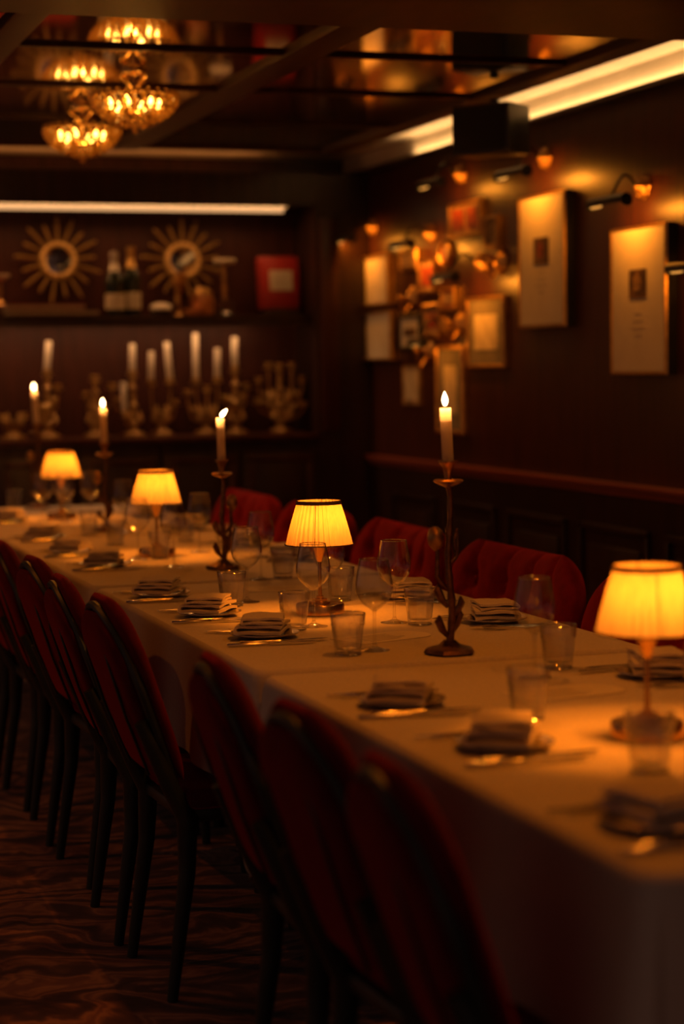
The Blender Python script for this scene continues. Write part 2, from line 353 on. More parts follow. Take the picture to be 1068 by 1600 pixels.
# ------------------------------------------------------------------ back bar
PX = 3.10                                    # where the niche ends
struct(MB().box(((PX + WX) / 2 + 0.0, WY - 0.20, 1.30), (WX - PX, 0.40, 2.152)).build('trim_%d' % k, 'dark_wood', smooth=False)); k += 1
struct(MB().box((PX + 0.07, WY - 0.41, 1.6), (0.10, 0.02, 1.1), bev=0.006).build('trim_%d' % k, 'mahogany')); k += 1
struct(MB().box(((XL + PX) / 2, WY - 0.22, 2.2955), (PX - XL, 0.44, 0.161)).build('trim_%d' % k, 'dark_wood', smooth=False)); k += 1
struct(MB().box(((XL + PX) / 2, WY - 0.004, 1.62), (PX - XL, 0.008, 1.19)).build('trim_%d' % k, 'niche_wood', smooth=False)); k += 1
for i in range(5):
    x1 = PX - 0.84 * i; x0 = x1 - 0.84
    t = thing('back_bar_cabinet', ['dark wooden bar cabinet in the corner by the right wall', 'dark wooden bar cabinet second from the right corner',
              'dark wooden bar cabinet third from the right corner', 'dark wooden bar cabinet fourth from the right corner',
              'dark wooden bar cabinet farthest from the right corner'][i], 'cabinet', ((x0 + x1) / 2, WY - 0.21, 0), 0, 'back bar cabinets')
    MB().box((0, 0, 0.505), (0.836, 0.40, 1.01)).build('body', 'dark_wood', t, smooth=False)
    for sx in (-1, 1):
        d = MB().box((sx * 0.208, -0.211, 0.52), (0.40, 0.022, 0.86), bev=0.004).build('door', 'dark_wood', t)
        mo = MB()
        for (cx, cz, dx, dz) in ((0, 0.40, 0.34, 0.03), (0, -0.38, 0.34, 0.03), (-0.155, 0, 0.03, 0.75), (0.155, 0, 0.03, 0.75)):
            mo.box((sx * 0.208 + cx, -0.226, 0.52 + cz), (dx, 0.014, dz), bev=0.003)
        mo.build('moulding', 'mahogany', d)
        MB().ball((sx * 0.04, -0.24, 0.55), 0.014, 10, 6).build('knob', 'aged_brass', d)
tag(MB().box(((XL + PX) / 2, WY - 0.235, 1.0255), (PX - XL, 0.45, 0.031), bev=0.005).build('worktop', 'mahogany'),
    'dark polished bar top carrying the brass candelabra', 'worktop')
tag(MB().box(((XL + PX) / 2, WY - 0.17, 1.640), (PX - XL, 0.34, 0.036), bev=0.004).build('wall_shelf', 'dark_wood'),
    'long dark wall shelf carrying bottles and sunburst mirrors', 'shelf')
t = thing('shelf_light', 'bright linear light strip above the sunburst mirrors', 'light', (0, 0, 0))
MB().box((1.55, WY - 0.285, 2.2005), (2.83, 0.008, 0.024)).build('diffuser', 'led', t, smooth=False)
MB().box((1.55, WY - 0.38, 2.2125), (2.83, 0.08, 0.004)).build('added_light_panel', 'added_panel_led', t, smooth=False)  # added glowing panel, kept out of sight, brightens the shelf items
MB().box((1.55, WY - 0.4345, 2.2095), (2.84, 0.009, 0.011)).build('panel_hiding_lip', 'black_metal', t, smooth=False)  # lip added to hide the glowing panel
MB().box((1.55, WY - 0.28, 2.2135), (2.84, 0.03, 0.003)).build('channel', 'black_metal', t, smooth=False)
tag(MB().box(((XL + PX) / 2, WY - 0.333, 1.612), (PX - XL, 0.012, 0.020)).build('shelf_lip', 'dark_wood', smooth=False), 'narrow dark lip along the underside of the bottle shelf', 'trim')
t = thing('shelf_light', 'linear light strip hidden under the bottle shelf', 'light', (0, 0, 0))
MB().box((1.50, WY - 0.30, 1.617), (2.80, 0.014, 0.008)).build('diffuser', 'under_shelf_led', t, smooth=False)

# sunburst mirrors
def sunburst(loc, label):
    t = thing('sunburst_mirror', label, 'mirror', loc, 0, 'gilt sunburst mirrors'); t.rotation_euler = (R(-3), 0, 0)
    prof = []
    M = Matrix.Rotation(PI / 2, 4, 'X')
    ring = MB(); n = 40; mm = 10
    vv = []; ff = []
    for i in range(n):
        a = 2 * PI * i / n
        for j in range(mm):
            b = 2 * PI * j / mm; rr = 0.083 + 0.016 * math.cos(b)
            vv.append((rr * math.cos(a), rr * math.sin(a), 0.014 * math.sin(b)))
    for i in range(n):
        for j in range(mm):
            ff.append((i * mm + j, ((i + 1) % n) * mm + j, ((i + 1) % n) * mm + (j + 1) % mm, i * mm + (j + 1) % mm))
    ring.add(vv, ff).xform(M).build('ring', 'gilt_wood', t)
    dm = MB().lathe([(0.072, 0.004), (0.06, 0.0055), (0.04, 0.0068), (0.02, 0.0074), (0.0005, 0.0076)], 32).xform(M); dm.build('mirror_glass', 'convex_mirror', t)
    base = []
    for q in range(17):
        a = 2 * PI * q / 17 + PI / 2; L = 0.226 if q % 2 == 0 else 0.196
        w0, w1 = 0.0075, 0.0095
        b = MB(); b.add([(0.09, -w0, -0.006), (0.09, w0, -0.006), (L - 0.02, w1, -0.004), (L, 0.004, -0.003), (L, -0.004, -0.003), (L - 0.02, -w1, -0.004),
                         (0.09, 0, 0.012), (L - 0.015, 0, 0.010)],
                        [(0, 1, 2, 3, 4, 5), (0, 6, 1), (1, 6, 7, 2), (0, 5, 7, 6), (2, 7, 3), (3, 7, 4), (4, 7, 5)])
        b.xform(M @ Matrix.Rotation(a, 4, 'Z')).build('ray', 'gilt_wood', t, smooth=False)
    return t
sunburst((1.823, 10.235, 1.950), 'gilt sunburst mirror on the shelf left of the bottles')
sunburst((2.479, 10.235, 1.950), 'gilt sunburst mirror on the shelf right of the bottles')

def bottle(loc, label, h, foil, lab):
    t = thing('champagne_bottle', label, 'bottle', loc, 0, 'bottles on the wall shelf')
    r = 0.048
    MB().lathe([(r * 0.85, 0), (r, 0.008), (r, h * 0.50), (r * 0.93, h * 0.58), (r * 0.55, h * 0.70), (r * 0.36, h * 0.82), (r * 0.33, h * 0.93), (r * 0.33, h * 0.95)], 24).build('body', 'bottle_glass', t)
    MB().lathe([(r * 0.63, h * 0.69), (r * 0.42, h * 0.80), (r * 0.37, h * 0.90), (r * 0.46, h * 0.925), (r * 0.46, h * 0.985), (r * 0.30, h)], 20).build('foil_cap', foil, t)
    MB().lathe([(r + 0.001, h * 0.10), (r + 0.001, h * 0.34)], 24, caps=False).build('label', lab, t)
bottle((2.172, 10.10, 1.658), 'champagne bottle with gold foil neck between the sunburst mirrors', 0.355, 'foil', 'label_paper')
bottle((2.070, 10.03, 1.658), 'dark bottle with silver neck left of the gold foil bottle', 0.325, 'plate_metal', 'label_paper')

# red presentation box on the shelf
t = thing('presentation_box', 'red box with a cream label at the right end of the shelf', 'box', (2.958, 10.09, 1.69), R(4))
t.rotation_euler = (R(-6), 0, R(3))
bb = MB().box((0, 0, 0.137), (0.222, 0.05, 0.275), bev=0.006).build('body', 'red_lacquer', t)
lb = MB().box((0.008, -0.0265, 0.148), (0.126, 0.003, 0.105)).build('label', 'label_paper', t, smooth=False)
for zz, ww in ((0.172, 0.07), (0.155, 0.085), (0.136, 0.05), (0.120, 0.075)): MB().box((0.008, -0.0287, zz), (ww, 0.0014, 0.006)).build('print_line', 'card_ink', lb, smooth=False)
t = thing('book_stand', 'small dark easel foot under the red box', 'stand', (2.96, 10.08, 1.658))
MB().box((0, 0.01, 0.015), (0.2, 0.09, 0.03), bev=0.004).build('foot', 'dark_wood', t)

# pedestal, goblets, jars and books on the shelf
t = thing('glass_pedestal', 'tall slim pedestal stand with clear glass foot beside the red box', 'stand', (2.655, 10.06, 1.658))
MB().lathe([(0.055, 0), (0.058, 0.008), (0.048, 0.02), (0.056, 0.045), (0.062, 0.075), (0.02, 0.085), (0.012, 0.09)], 20).build('glass_foot', 'glass_thick', t)
MB().lathe([(0.012, 0.088), (0.010, 0.12), (0.014, 0.14), (0.010, 0.16), (0.012, 0.262)], 14).build('stem', 'aged_brass', t)
MB().lathe([(0.012, 0.262), (0.055, 0.272), (0.060, 0.284), (0.055, 0.290)], 24).build('dish', 'label_paper', t)
t = thing('goblet', 'small brass goblet in front of the right sunburst mirror', 'goblet', (2.400, 10.02, 1.658))
MB().lathe([(0.035, 0), (0.030, 0.006), (0.008, 0.02), (0.008, 0.10), (0.018, 0.12), (0.036, 0.16)], 20).build('foot_and_stem', 'aged_brass', t)
MB().lathe([(0.036, 0.16), (0.042, 0.185), (0.044, 0.212), (0.040, 0.214), (0.037, 0.19), (0.006, 0.165)], 20).build('bowl', 'gilt', t)
t = thing('covered_dish', 'low white dish with domed lid below the right sunburst mirror', 'dish', (2.372, 9.99 + 0.03, 1.658))
t.location = (2.31, 10.03, 1.658)
MB().lathe([(0.04, 0), (0.055, 0.02), (0.052, 0.028)], 20).build('dish', 'dark_wood', t)
MB().lathe([(0.055, 0.028), (0.060, 0.038), (0.05, 0.055), (0.025, 0.064), (0.002, 0.066)], 20).build('lid', 'white_ceramic', t)
t = thing('lidded_jar', 'amber lidded jar between the mirror and the pedestal', 'jar', (2.53, 10.05, 1.658))
MB().lathe([(0.055, 0), (0.062, 0.02), (0.06, 0.09), (0.05, 0.10)], 20).build('body', 'amber_ceramic', t)
MB().lathe([(0.052, 0.10), (0.056, 0.112), (0.046, 0.134), (0.02, 0.146), (0.002, 0.148)], 20).build('lid', 'foil', t)
t = thing('amber_dish', 'flat amber dish beside the lidded jar', 'dish', (2.462, 9.985, 1.658))
MB().lathe([(0.03, 0), (0.034, 0.006), (0.046, 0.03), (0.044, 0.032), (0.03, 0.01)], 20).build('bowl', 'amber_ceramic', t)
bx_ = [('dark red book lying flat under the left sunburst mirror', 1.70, 0.40, 0.030, 0.0, 'red_lacquer'), ('black book lying flat beneath the dark red book', 1.74, 0.46, 0.028, 0, 'dark_wood')]
zb = 1.658
for lab, xc, ww, hh, rr, mt in reversed(bx_):
    t = thing('book', lab, 'book', (xc, 10.02, zb)); 
    c = MB(); c.box((0, 0, 0.0025), (ww, 0.20, 0.005)); c.box((0, 0, hh - 0.0025), (ww, 0.20, 0.005)); c.box((0, 0.0985, hh / 2), (ww, 0.003, hh)); c.build('cover', mt, t, smooth=False)
    MB().box((0, -0.004, hh / 2), (ww - 0.01, 0.188, hh - 0.0102)).build('pages', 'label_paper', t, smooth=False)
    zb += hh
t = thing('pedestal_vase', 'pale footed vase at the left end of the bottle shelf', 'vase', (1.535, 10.08, 1.658))
t.location = (1.50, 10.13, 1.716)
MB().lathe([(0.035, 0), (0.03, 0.01), (0.014, 0.03), (0.014, 0.11), (0.03, 0.13)], 18).build('foot', 'aged_brass', t)
MB().lathe([(0.03, 0.13), (0.055, 0.145), (0.057, 0.155), (0.05, 0.155), (0.02, 0.136)], 18).build('bowl', 'label_paper', t)

# ------------------------------------------------------------------ candelabra on the bar top
def candle_mesh(h, r=0.0125):
    return MB().lathe([(r * 0.9, 0), (r, 0.004), (r * 0.97, h - 0.004), (r * 0.8, h), (r * 0.55, h - 0.004), (0.0012, h - 0.005)], 16)
def old_candle(loc, h, label, tilt):
    t = thing('candle', label, 'candle', loc, 0, 'unlit candles on the bar top'); t.rotation_euler = (0, tilt, 0)
    candle_mesh(h, 0.016).build('wax', 'old_wax', t); MB().tube([(0, 0, h - 0.006), (0.001, 0, h + 0.004), (0.003, 0, h + 0.010)], 0.0012, 5).build('wick', 'wick', t)
def candelabrum(loc, label, h, arms, ctr=True, cups=None):
    """arms: list of (dx, dz_of_cup) relative to base"""
    t = thing('candelabrum', label, 'candelabrum', loc, 0, 'brass candelabra on the bar top')
    MB().lathe([(0.062, 0), (0.066, 0.01), (0.05, 0.022), (0.026, 0.034), (0.018, 0.05)], 20, fn=lambda a, z: 1 + 0.06 * math.cos(8 * a)).build('base', 'old_gilt', t)
    top = h if ctr else h * 0.72
    pr = [(0.018, 0.045)]
    nk = max(3, int(top / 0.05))
    for i in range(nk):
        z0 = 0.05 + (top - 0.07) * i / nk; dz = (top - 0.07) / nk
        pr += [(0.010, z0 + dz * 0.2), (0.017 if i % 2 else 0.024, z0 + dz * 0.55), (0.010, z0 + dz * 0.9)]
    pr += [(0.010, top - 0.02)]
    MB().lathe(pr, 14).build('stem', 'old_gilt', t)
    def cup(x, y, z):
        MB().lathe([(0.006, -0.03), (0.026, -0.022), (0.030, -0.018), (0.014, -0.014), (0.018, 0.0), (0.022, 0.0), (0.020, 0.006), (0.012, 0.004)], 14, (x, y, z), fn=lambda a, z_: 1 + 0.05 * math.cos(6 * a)).build('cup', 'gilt_wood', t)
    if ctr: cup(0, 0, top)
    for q, (dx, dz) in enumerate(arms):
        yy_ = 0.02 * (-1) ** q
        z0 = min(dz - 0.06, h * 0.45)
        pts = [Vector((0, 0, z0)), Vector((dx * 0.35, yy_ * .5, z0 - 0.03)), Vector((dx * 0.8, yy_, z0 - 0.005)), Vector((dx, yy_, (z0 + dz) / 2)), Vector((dx, yy_, dz - 0.026))]
        MB().tube(pts, [0.009, 0.007, 0.007, 0.006, 0.007], 8).build('arm', 'old_gilt', t)
        lf = MB().tube([(dx * 0.3, yy_ - 0.004, z0 - 0.02), (dx * 0.5, yy_ - 0.012, z0 + 0.03), (dx * 0.42, yy_ - 0.008, z0 + 0.065)], [0.004, 0.016, 0.003], 6)
        lf.build('leaf', 'gilt_wood', t); cup(dx, yy_, dz)
        if abs(dx) > 0.05:
            MB().ball((dx * 0.75, yy_ - 0.01, z0 + 0.045), 0.014, 8, 6).build('bead', 'gilt_wood', t)
    for q in range(4):
        a = q * PI / 2 + 0.6
        MB().tube([(0.02 * math.cos(a), 0.02 * math.sin(a), 0.05), (0.05 * math.cos(a), 0.05 * math.sin(a), 0.09), (0.042 * math.cos(a), 0.042 * math.sin(a), 0.135)], [0.005, 0.017, 0.003], 6).build('leaf', 'old_gilt', t)
    return t
BY, BZ0 = 10.06, 1.041
def cz(z): return z - BZ0
candelabrum((1.72, BY, BZ0), 'brass candelabrum with one tilted candle at the far left of the bar top', cz(1.385), [(0.055, cz(1.31)), (-0.055, cz(1.22))])
old_candle((1.72, BY, 1.386), 0.148, 'tilted white candle at the far left of the bar top', R(5))
candelabrum((1.965, BY, BZ0), 'low candleless brass candelabrum left of the candle cluster', cz(1.352), [(-0.042, cz(1.27)), (0.045, cz(1.20))])
candelabrum((2.16, BY, BZ0), 'brass candelabrum carrying a short thick candle and a lower candle', cz(1.375), [(-0.105, cz(1.31)), (-0.048, cz(1.165))])
old_candle((2.16, BY, 1.376), 0.140, 'thick white candle leftmost of the candle cluster', R(1))
old_candle((2.112, BY - 0.02, 1.167), 0.155, 'low white candle beneath the leftmost thick candle', R(-2))
candelabrum((2.31, BY + 0.02, BZ0), 'squat leafy brass candelabrum with two short candles', cz(1.25), [(-0.045, cz(1.325)), (0.045, cz(1.332)), (0.08, cz(1.22))], ctr=False)
old_candle((2.265, BY + 0.04, 1.327), 0.150, 'short white candle left of the twin pair', R(1.5))
old_candle((2.355, BY, 1.334), 0.190, 'white candle leaning left beside the short one', R(-4))
candelabrum((2.552, BY + 0.02, BZ0), 'broad brass candelabrum with one tall and one short candle', cz(1.25), [(-0.05, cz(1.33)), (0.055, cz(1.335)), (-0.095, cz(1.27)), (0.0, cz(1.29))], ctr=False)
old_candle((2.502, BY + 0.04, 1.332), 0.235, 'tallest white candle in the middle of the cluster', R(0.5))
old_candle((2.607, BY, 1.337), 0.152, 'white candle right of the tallest one', R(1))
candelabrum((2.702, BY, BZ0), 'upright brass candelabrum with the rightmost white candle', cz(1.39), [(0.068, cz(1.30)), (-0.06, cz(1.24))])
old_candle((2.702, BY, 1.391), 0.155, 'rightmost white candle of the cluster', R(0.5))
candelabrum((2.945, BY, BZ0), 'wide candleless brass candelabrum at the right end of the bar', cz(1.40), [(-0.11, cz(1.33)), (0.115, cz(1.33)), (-0.055, cz(1.405)), (0.06, cz(1.405)), (-0.12, cz(1.22)), (0.125, cz(1.20))])
candelabrum((1.545, BY, BZ0), 'short brass candelabrum at the left edge of the picture', cz(1.20), [(-0.05, cz(1.16)), (0.05, cz(1.17))], ctr=False)

# ------------------------------------------------------------------ pictures on the right wall
def frame(y0, y1, z0, z1, label, fw, mats, fmat='gilt', depth=0.03, oval=False, mat_w=0.0, stamp=None, group='small framed pictures on the right wall', captions=0, double=False):
    """hangs on wall_right; local x = out of the wall towards the room (-X world)"""
    yc, zc, wd, ht = (y0 + y1) / 2, (z0 + z1) / 2, abs(y1 - y0), z1 - z0
    t = thing('framed_picture', label, 'picture', (WX, yc, zc), PI, group)
    dp = depth
    if oval:
        n = 28; vv = []; ff = []
        for i in range(n):
            a = 2 * PI * i / n; cy, sz_ = math.cos(a), math.sin(a)
            for (k_, x_) in ((1.0, 0.001), (1.0, dp * .7), (0.9, dp), (0.74, dp * .8), (0.74, 0.002)): vv.append((x_, wd / 2 * k_ * cy, ht / 2 * k_ * sz_))
        for i in range(n):
            for j in range(4): ff.append((i * 5 + j, ((i + 1) % n) * 5 + j, ((i + 1) % n) * 5 + j + 1, i * 5 + j + 1))
        MB().add(vv, ff).build('frame', fmat, t)
        MB().add([(dp * .5, wd / 2 * .76 * math.cos(2 * PI * i / n), ht / 2 * .76 * math.sin(2 * PI * i / n)) for i in range(n)], [tuple(range(n))]).build('picture', mats[-1], t)
        return t
    def ringf(w_, h_, b, x0, x1, name, mt, par):
        m_ = MB(); pr = [(1, x0, 0), (1, x1 * 0.8, 0), (1, x1, b * 0.3), (1, x1, b * 0.7), (1, x1 * 0.75, b), (1, x0, b)]
        vv = []
        for (_, x, ins) in pr:
            for (sy, sz_) in ((-1, -1), (1, -1), (1, 1), (-1, 1)): vv.append((x, sy * (w_ / 2 - ins), sz_ * (h_ / 2 - ins)))
        ff = [(a * 4 + i, a * 4 + (i + 1) % 4, ((a + 1) % 6) * 4 + (i + 1) % 4, ((a + 1) % 6) * 4 + i) for a in range(6) for i in range(4)]
        return m_.add(vv, ff).build(name, mt, par, smooth=False)
    if stamp:
        MB().box((dp * 0.42, 0, 0), (dp * 0.80, wd - 0.004, ht - 0.004)).build('casing', 'black_metal', t, smooth=False)
        ringf(wd, ht, fw, dp * 0.80, dp, 'frame', fmat, t)
    else: ringf(wd, ht, fw, 0.001, dp, 'frame', fmat, t)
    iw, ih = wd - 2 * fw, ht - 2 * fw
    bx0 = dp * 0.86 if stamp else dp * 0.35; bd0 = dp * 0.06 if stamp else dp * 0.5
    MB().box((bx0, 0, 0), (bd0, iw, ih)).build('backing', mats[0], t, smooth=False)
    xf = bx0 + bd0 / 2
    if double:
        for s in (-1, 1): MB().box((xf + 0.002, s * iw * 0.25, 0), (0.004, iw * 0.40, ih * 0.8)).build('picture', mats[-1], t, smooth=False)
    elif mat_w:
        MB().box((xf + 0.002, 0, 0), (0.003, iw - 2 * mat_w, ih - 2 * mat_w)).build('picture', mats[-1], t, smooth=False)
    if stamp:
        sw, sh, sz0 = stamp
        pc = MB().box((xf + 0.002, 0, sz0), (0.004, sw, sh)).build('picture', mats[-1], t, smooth=False)
        em = MB()
        for (yy_, zz, w_, h_) in ((0, -0.018, 0.05, 0.014), (-0.02, 0.008, 0.010, 0.034), (0, 0.014, 0.010, 0.044), (0.02, 0.008, 0.010, 0.034)):
            em.box((xf + 0.0045, yy_, sz0 + zz), (0.002, w_, h_))
        em.build('emblem', mats[-2], pc, smooth=False)
    for q in range(captions):
        MB().box((xf + 0.0008, 0, -0.02 - 0.026 * q - (0.03 if stamp else 0)), (0.0012, 0.06 + 0.07 * ((q * 7) % 3) / 3, 0.006)).build('caption_line', 'faint_ink', t, smooth=False)
    return t
frame(6.49, 6.945, 1.337, 1.889, 'large menu in a thin gilt frame, nearest on the right wall', 0.013, ['paper', 'print_sepia', 'print_dark'], depth=0.05, stamp=(0.135, 0.105, 0.062), captions=4, group='large framed menus')
frame(7.365, 7.83, 1.533, 2.082, 'large menu with a red stamp, second from the right edge', 0.013, ['paper', 'print_red', 'print_dark'], depth=0.05, stamp=(0.145, 0.11, 0.04), captions=4, group='large framed menus')
frame(9.52, 10.02, 1.695, 1.954, 'pale framed sheet, upper of the two nearest the back corner', 0.012, ['paper', 'print_pale'], depth=0.045, captions=2)
frame(9.48, 9.995, 1.415, 1.667, 'pale framed sheet, lower of the two nearest the back corner', 0.012, ['paper', 'print_pale'], depth=0.045)
frame(8.31, 8.70, 1.966, 2.127, 'gilt double portrait frame high on the wall under a picture light', 0.018, ['print_sepia', 'print_red'], double=True)
frame(8.12, 8.275, 1.895, 2.038, 'small dark framed picture right of the double portrait', 0.018, ['print_dark', 'print_dark'], fmat='aged_brass', mat_w=0.01)
frame(8.70, 8.84, 1.849, 1.968, 'small red oval picture in a gilt frame', 0.018, ['print_red'], oval=True)
frame(9.13, 9.38, 1.850, 1.952, 'small pair of portraits in one frame beside the upper pale sheet', 0.014, ['print_dark', 'print_sepia'], double=True)
frame(8.90, 9.12, 1.728, 1.893, 'small brown print in the middle of the picture cluster', 0.016, ['print_sepia', 'print_red'], fmat='aged_brass', mat_w=0.02)
frame(8.635, 8.817, 1.639, 1.746, 'small gilt framed print below the red oval', 0.014, ['print_red', 'print_sepia'], mat_w=0.015)
frame(9.10, 9.413, 1.458, 1.64, 'black framed pale print beside the lower pale sheet', 0.022, ['paper', 'print_dark'], fmat='black_metal', mat_w=0.05)
frame(8.845, 9.062, 1.512, 1.68, 'ornate gilt framed print beneath the brown print', 0.03, ['print_sepia', 'print_red'], mat_w=0.02)
frame(8.05, 8.487, 1.369, 1.687, 'gilt framed drawing with a wide grey mat', 0.016, ['grey_mat', 'print_pale'], mat_w=0.065)
frame(8.541, 8.889, 1.063, 1.475, 'tall gilt framed drawing hanging lowest, behind the nearest candle', 0.018, ['grey_mat', 'print_pale'], mat_w=0.075)
frame(9.135, 9.384, 1.19, 1.389, 'small unmounted pale print hanging low near the corner', 0.006, ['print_sepia', 'print_pale'], depth=0.018, mat_w=0.02, fmat='aged_brass')

def picture_light(yp, zp, xt, zt, label, L=0.26, on=1.0):
    t = thing('picture_light', label, 'wall lamp', (WX, yp, zp), PI, 'brass picture lights on the right wall')
    M = Matrix.Rotation(PI / 2, 4, 'Y')
    MB().lathe([(0.040, 0.0), (0.046, 0.006), (0.036, 0.012), (0.040, 0.018), (0.026, 0.030), (0.012, 0.040), (0.006, 0.046)], 24,
               fn=lambda a, z: 1 + 0.10 * math.cos(8 * a)).xform(M).build('backplate', 'aged_brass', t)
    for q in range(6):
        a = q * PI / 3
        MB().ball((0.018, 0.034 * math.cos(a), 0.034 * math.sin(a)), 0.010, 8, 6).build('ornament', 'aged_brass', t)
    ox, oz = WX - xt, zt - zp
    pts = []
    for i in range(13):
        u = i / 12; pts.append((0.04 + (ox - 0.04) * u, 0, oz * u + 0.075 * math.sin(PI * min(1, u * 1.05)) * (1 - 0.25 * u)))
    pts[-1] = (ox, 0, oz + 0.018)
    MB().tube(pts, 0.006, 8).build('arm', 'black_metal', t)
    # half round hood, open below
    n = 12; vv = []; ff = []; r = 0.024
    for yq in (-L / 2, L / 2):
        for i in range(n + 1):
            a = -0.15 * PI + 1.15 * PI * i / n
            vv.append((ox + r * math.cos(a), yq, oz + r * math.sin(a)))
        for i in range(n + 1):
            a = -0.15 * PI + 1.15 * PI * i / n
            vv.append((ox + (r - 0.003) * math.cos(a), yq, oz + (r - 0.003) * math.sin(a)))
    N = n + 1
    for i in range(n):
        ff += [(i, i + 1, 2 * N + i + 1, 2 * N + i), (N + i, 3 * N + i, 3 * N + i + 1, N + i + 1), (i, N + i, N + i + 1, i + 1), (2 * N + i, 2 * N + i + 1, 3 * N + i + 1, 3 * N + i)]
    ff += [(0, 2 * N, 3 * N, N), (n, N + n, 3 * N + n, 2 * N + n)]
    hd = MB().add(vv, ff).build('hood', 'black_metal', t)
    for s in (-1, 1):
        MB().lathe([(r, -0.002), (r, 0.002)], 18, caps=True).xform(Matrix.Translation((ox, s * L / 2, oz)) @ Matrix.Rotation(PI / 2, 4, 'X')).build('end_cap', 'black_metal', hd)
    MB().tube([(ox, -L / 2 + 0.010, oz - 0.004), (ox, -L / 2 + 0.075, oz - 0.004)], 0.011, 8).build('bulb', 'picture_bulb', t)
    if on:
        l = light('AREA', 'picture_lamp_light', (ox - 0.004, 0, oz - 0.016), PIC_W * on, PICTURE, t, shape='RECTANGLE', size=0.02, size_y=L * 0.85)
        l.rotation_euler = (0, R(62), 0)      # down and back to the wall
    return t
picture_light(9.821, 2.102, 3.235, 2.036, 'picture light nearest the back corner', on=1.2)
picture_light(8.576, 2.253, 3.240, 2.207, 'picture light above the gilt double portrait', on=0.8)
picture_light(7.629, 2.231, 3.242, 2.163, 'picture light above the red stamp menu', L=0.30, on=1.5)
picture_light(6.742, 2.034, 3.248, 1.975, 'picture light with tall arm above the nearest menu', L=0.30, on=1.5)
picture_light(8.981, 2.013, 3.243, 1.957, 'picture light over the small portraits in the cluster', on=1.3)
picture_light(8.337, 1.841, 3.212, 1.772, 'picture light in the heart of the picture cluster', on=1.4)
picture_light(8.775, 1.572, 3.244, 1.49, 'lowest picture light, beside the black framed print', L=0.16, on=0.25)
picture_light(6.153, 1.767, 3.265, 1.705, 'picture light cut off by the right edge', on=0.8)

# small gilt sconces between the pictures
def sconce(y, z, label):
    t = thing('gilt_rosette', label, 'ornament', (WX, y, z), PI, 'gilt wall rosettes among the pictures')
    M = Matrix.Rotation(PI / 2, 4, 'Y')
    MB().lathe([(0.05, 0.0), (0.056, 0.008), (0.04, 0.018), (0.03, 0.03), (0.012, 0.04), (0.004, 0.044)], 24, fn=lambda a, z_: 1 + 0.14 * math.cos(6 * a)).xform(M).build('plate', 'gilt', t)
    MB().tube([(0.02, 0, -0.03), (0.05, 0, -0.07), (0.07, 0, -0.05), (0.072, 0, -0.02)], [0.008, 0.006, 0.006, 0.012], 8).build('scroll', 'gilt', t)
    MB().ball((0.072, 0, 0.0), 0.018, 10, 6).build('bud', 'gilt', t)
sconce(8.11, 1.83, 'gilt rosette right of the cluster picture light')
sconce(9.24, 1.715, 'gilt rosette between the pale sheets and the brown print')
sconce(8.60, 1.575, 'gilt rosette left of the grey mat drawing')
sconce(9.02, 1.455, 'small gilt rosette below the ornate gilt print')

# loudspeaker under the ceiling
t = thing('loudspeaker', 'black loudspeaker hanging in front of the cove light', 'loudspeaker', (2.93, 7.10, 2.17), R(-52))
MB().box((0, 0, 0.10), (0.25, 0.17, 0.19), bev=0.012).build('cabinet', 'black_metal', t)
MB().box((0, -0.088, 0.10), (0.225, 0.008, 0.165), bev=0.003).build('grille', 'black_cloth', t)
MB().tube([(0, 0.03, 0.19), (0, 0.03, 0.222)], 0.018, 10).build('bracket', 'black_metal', t)

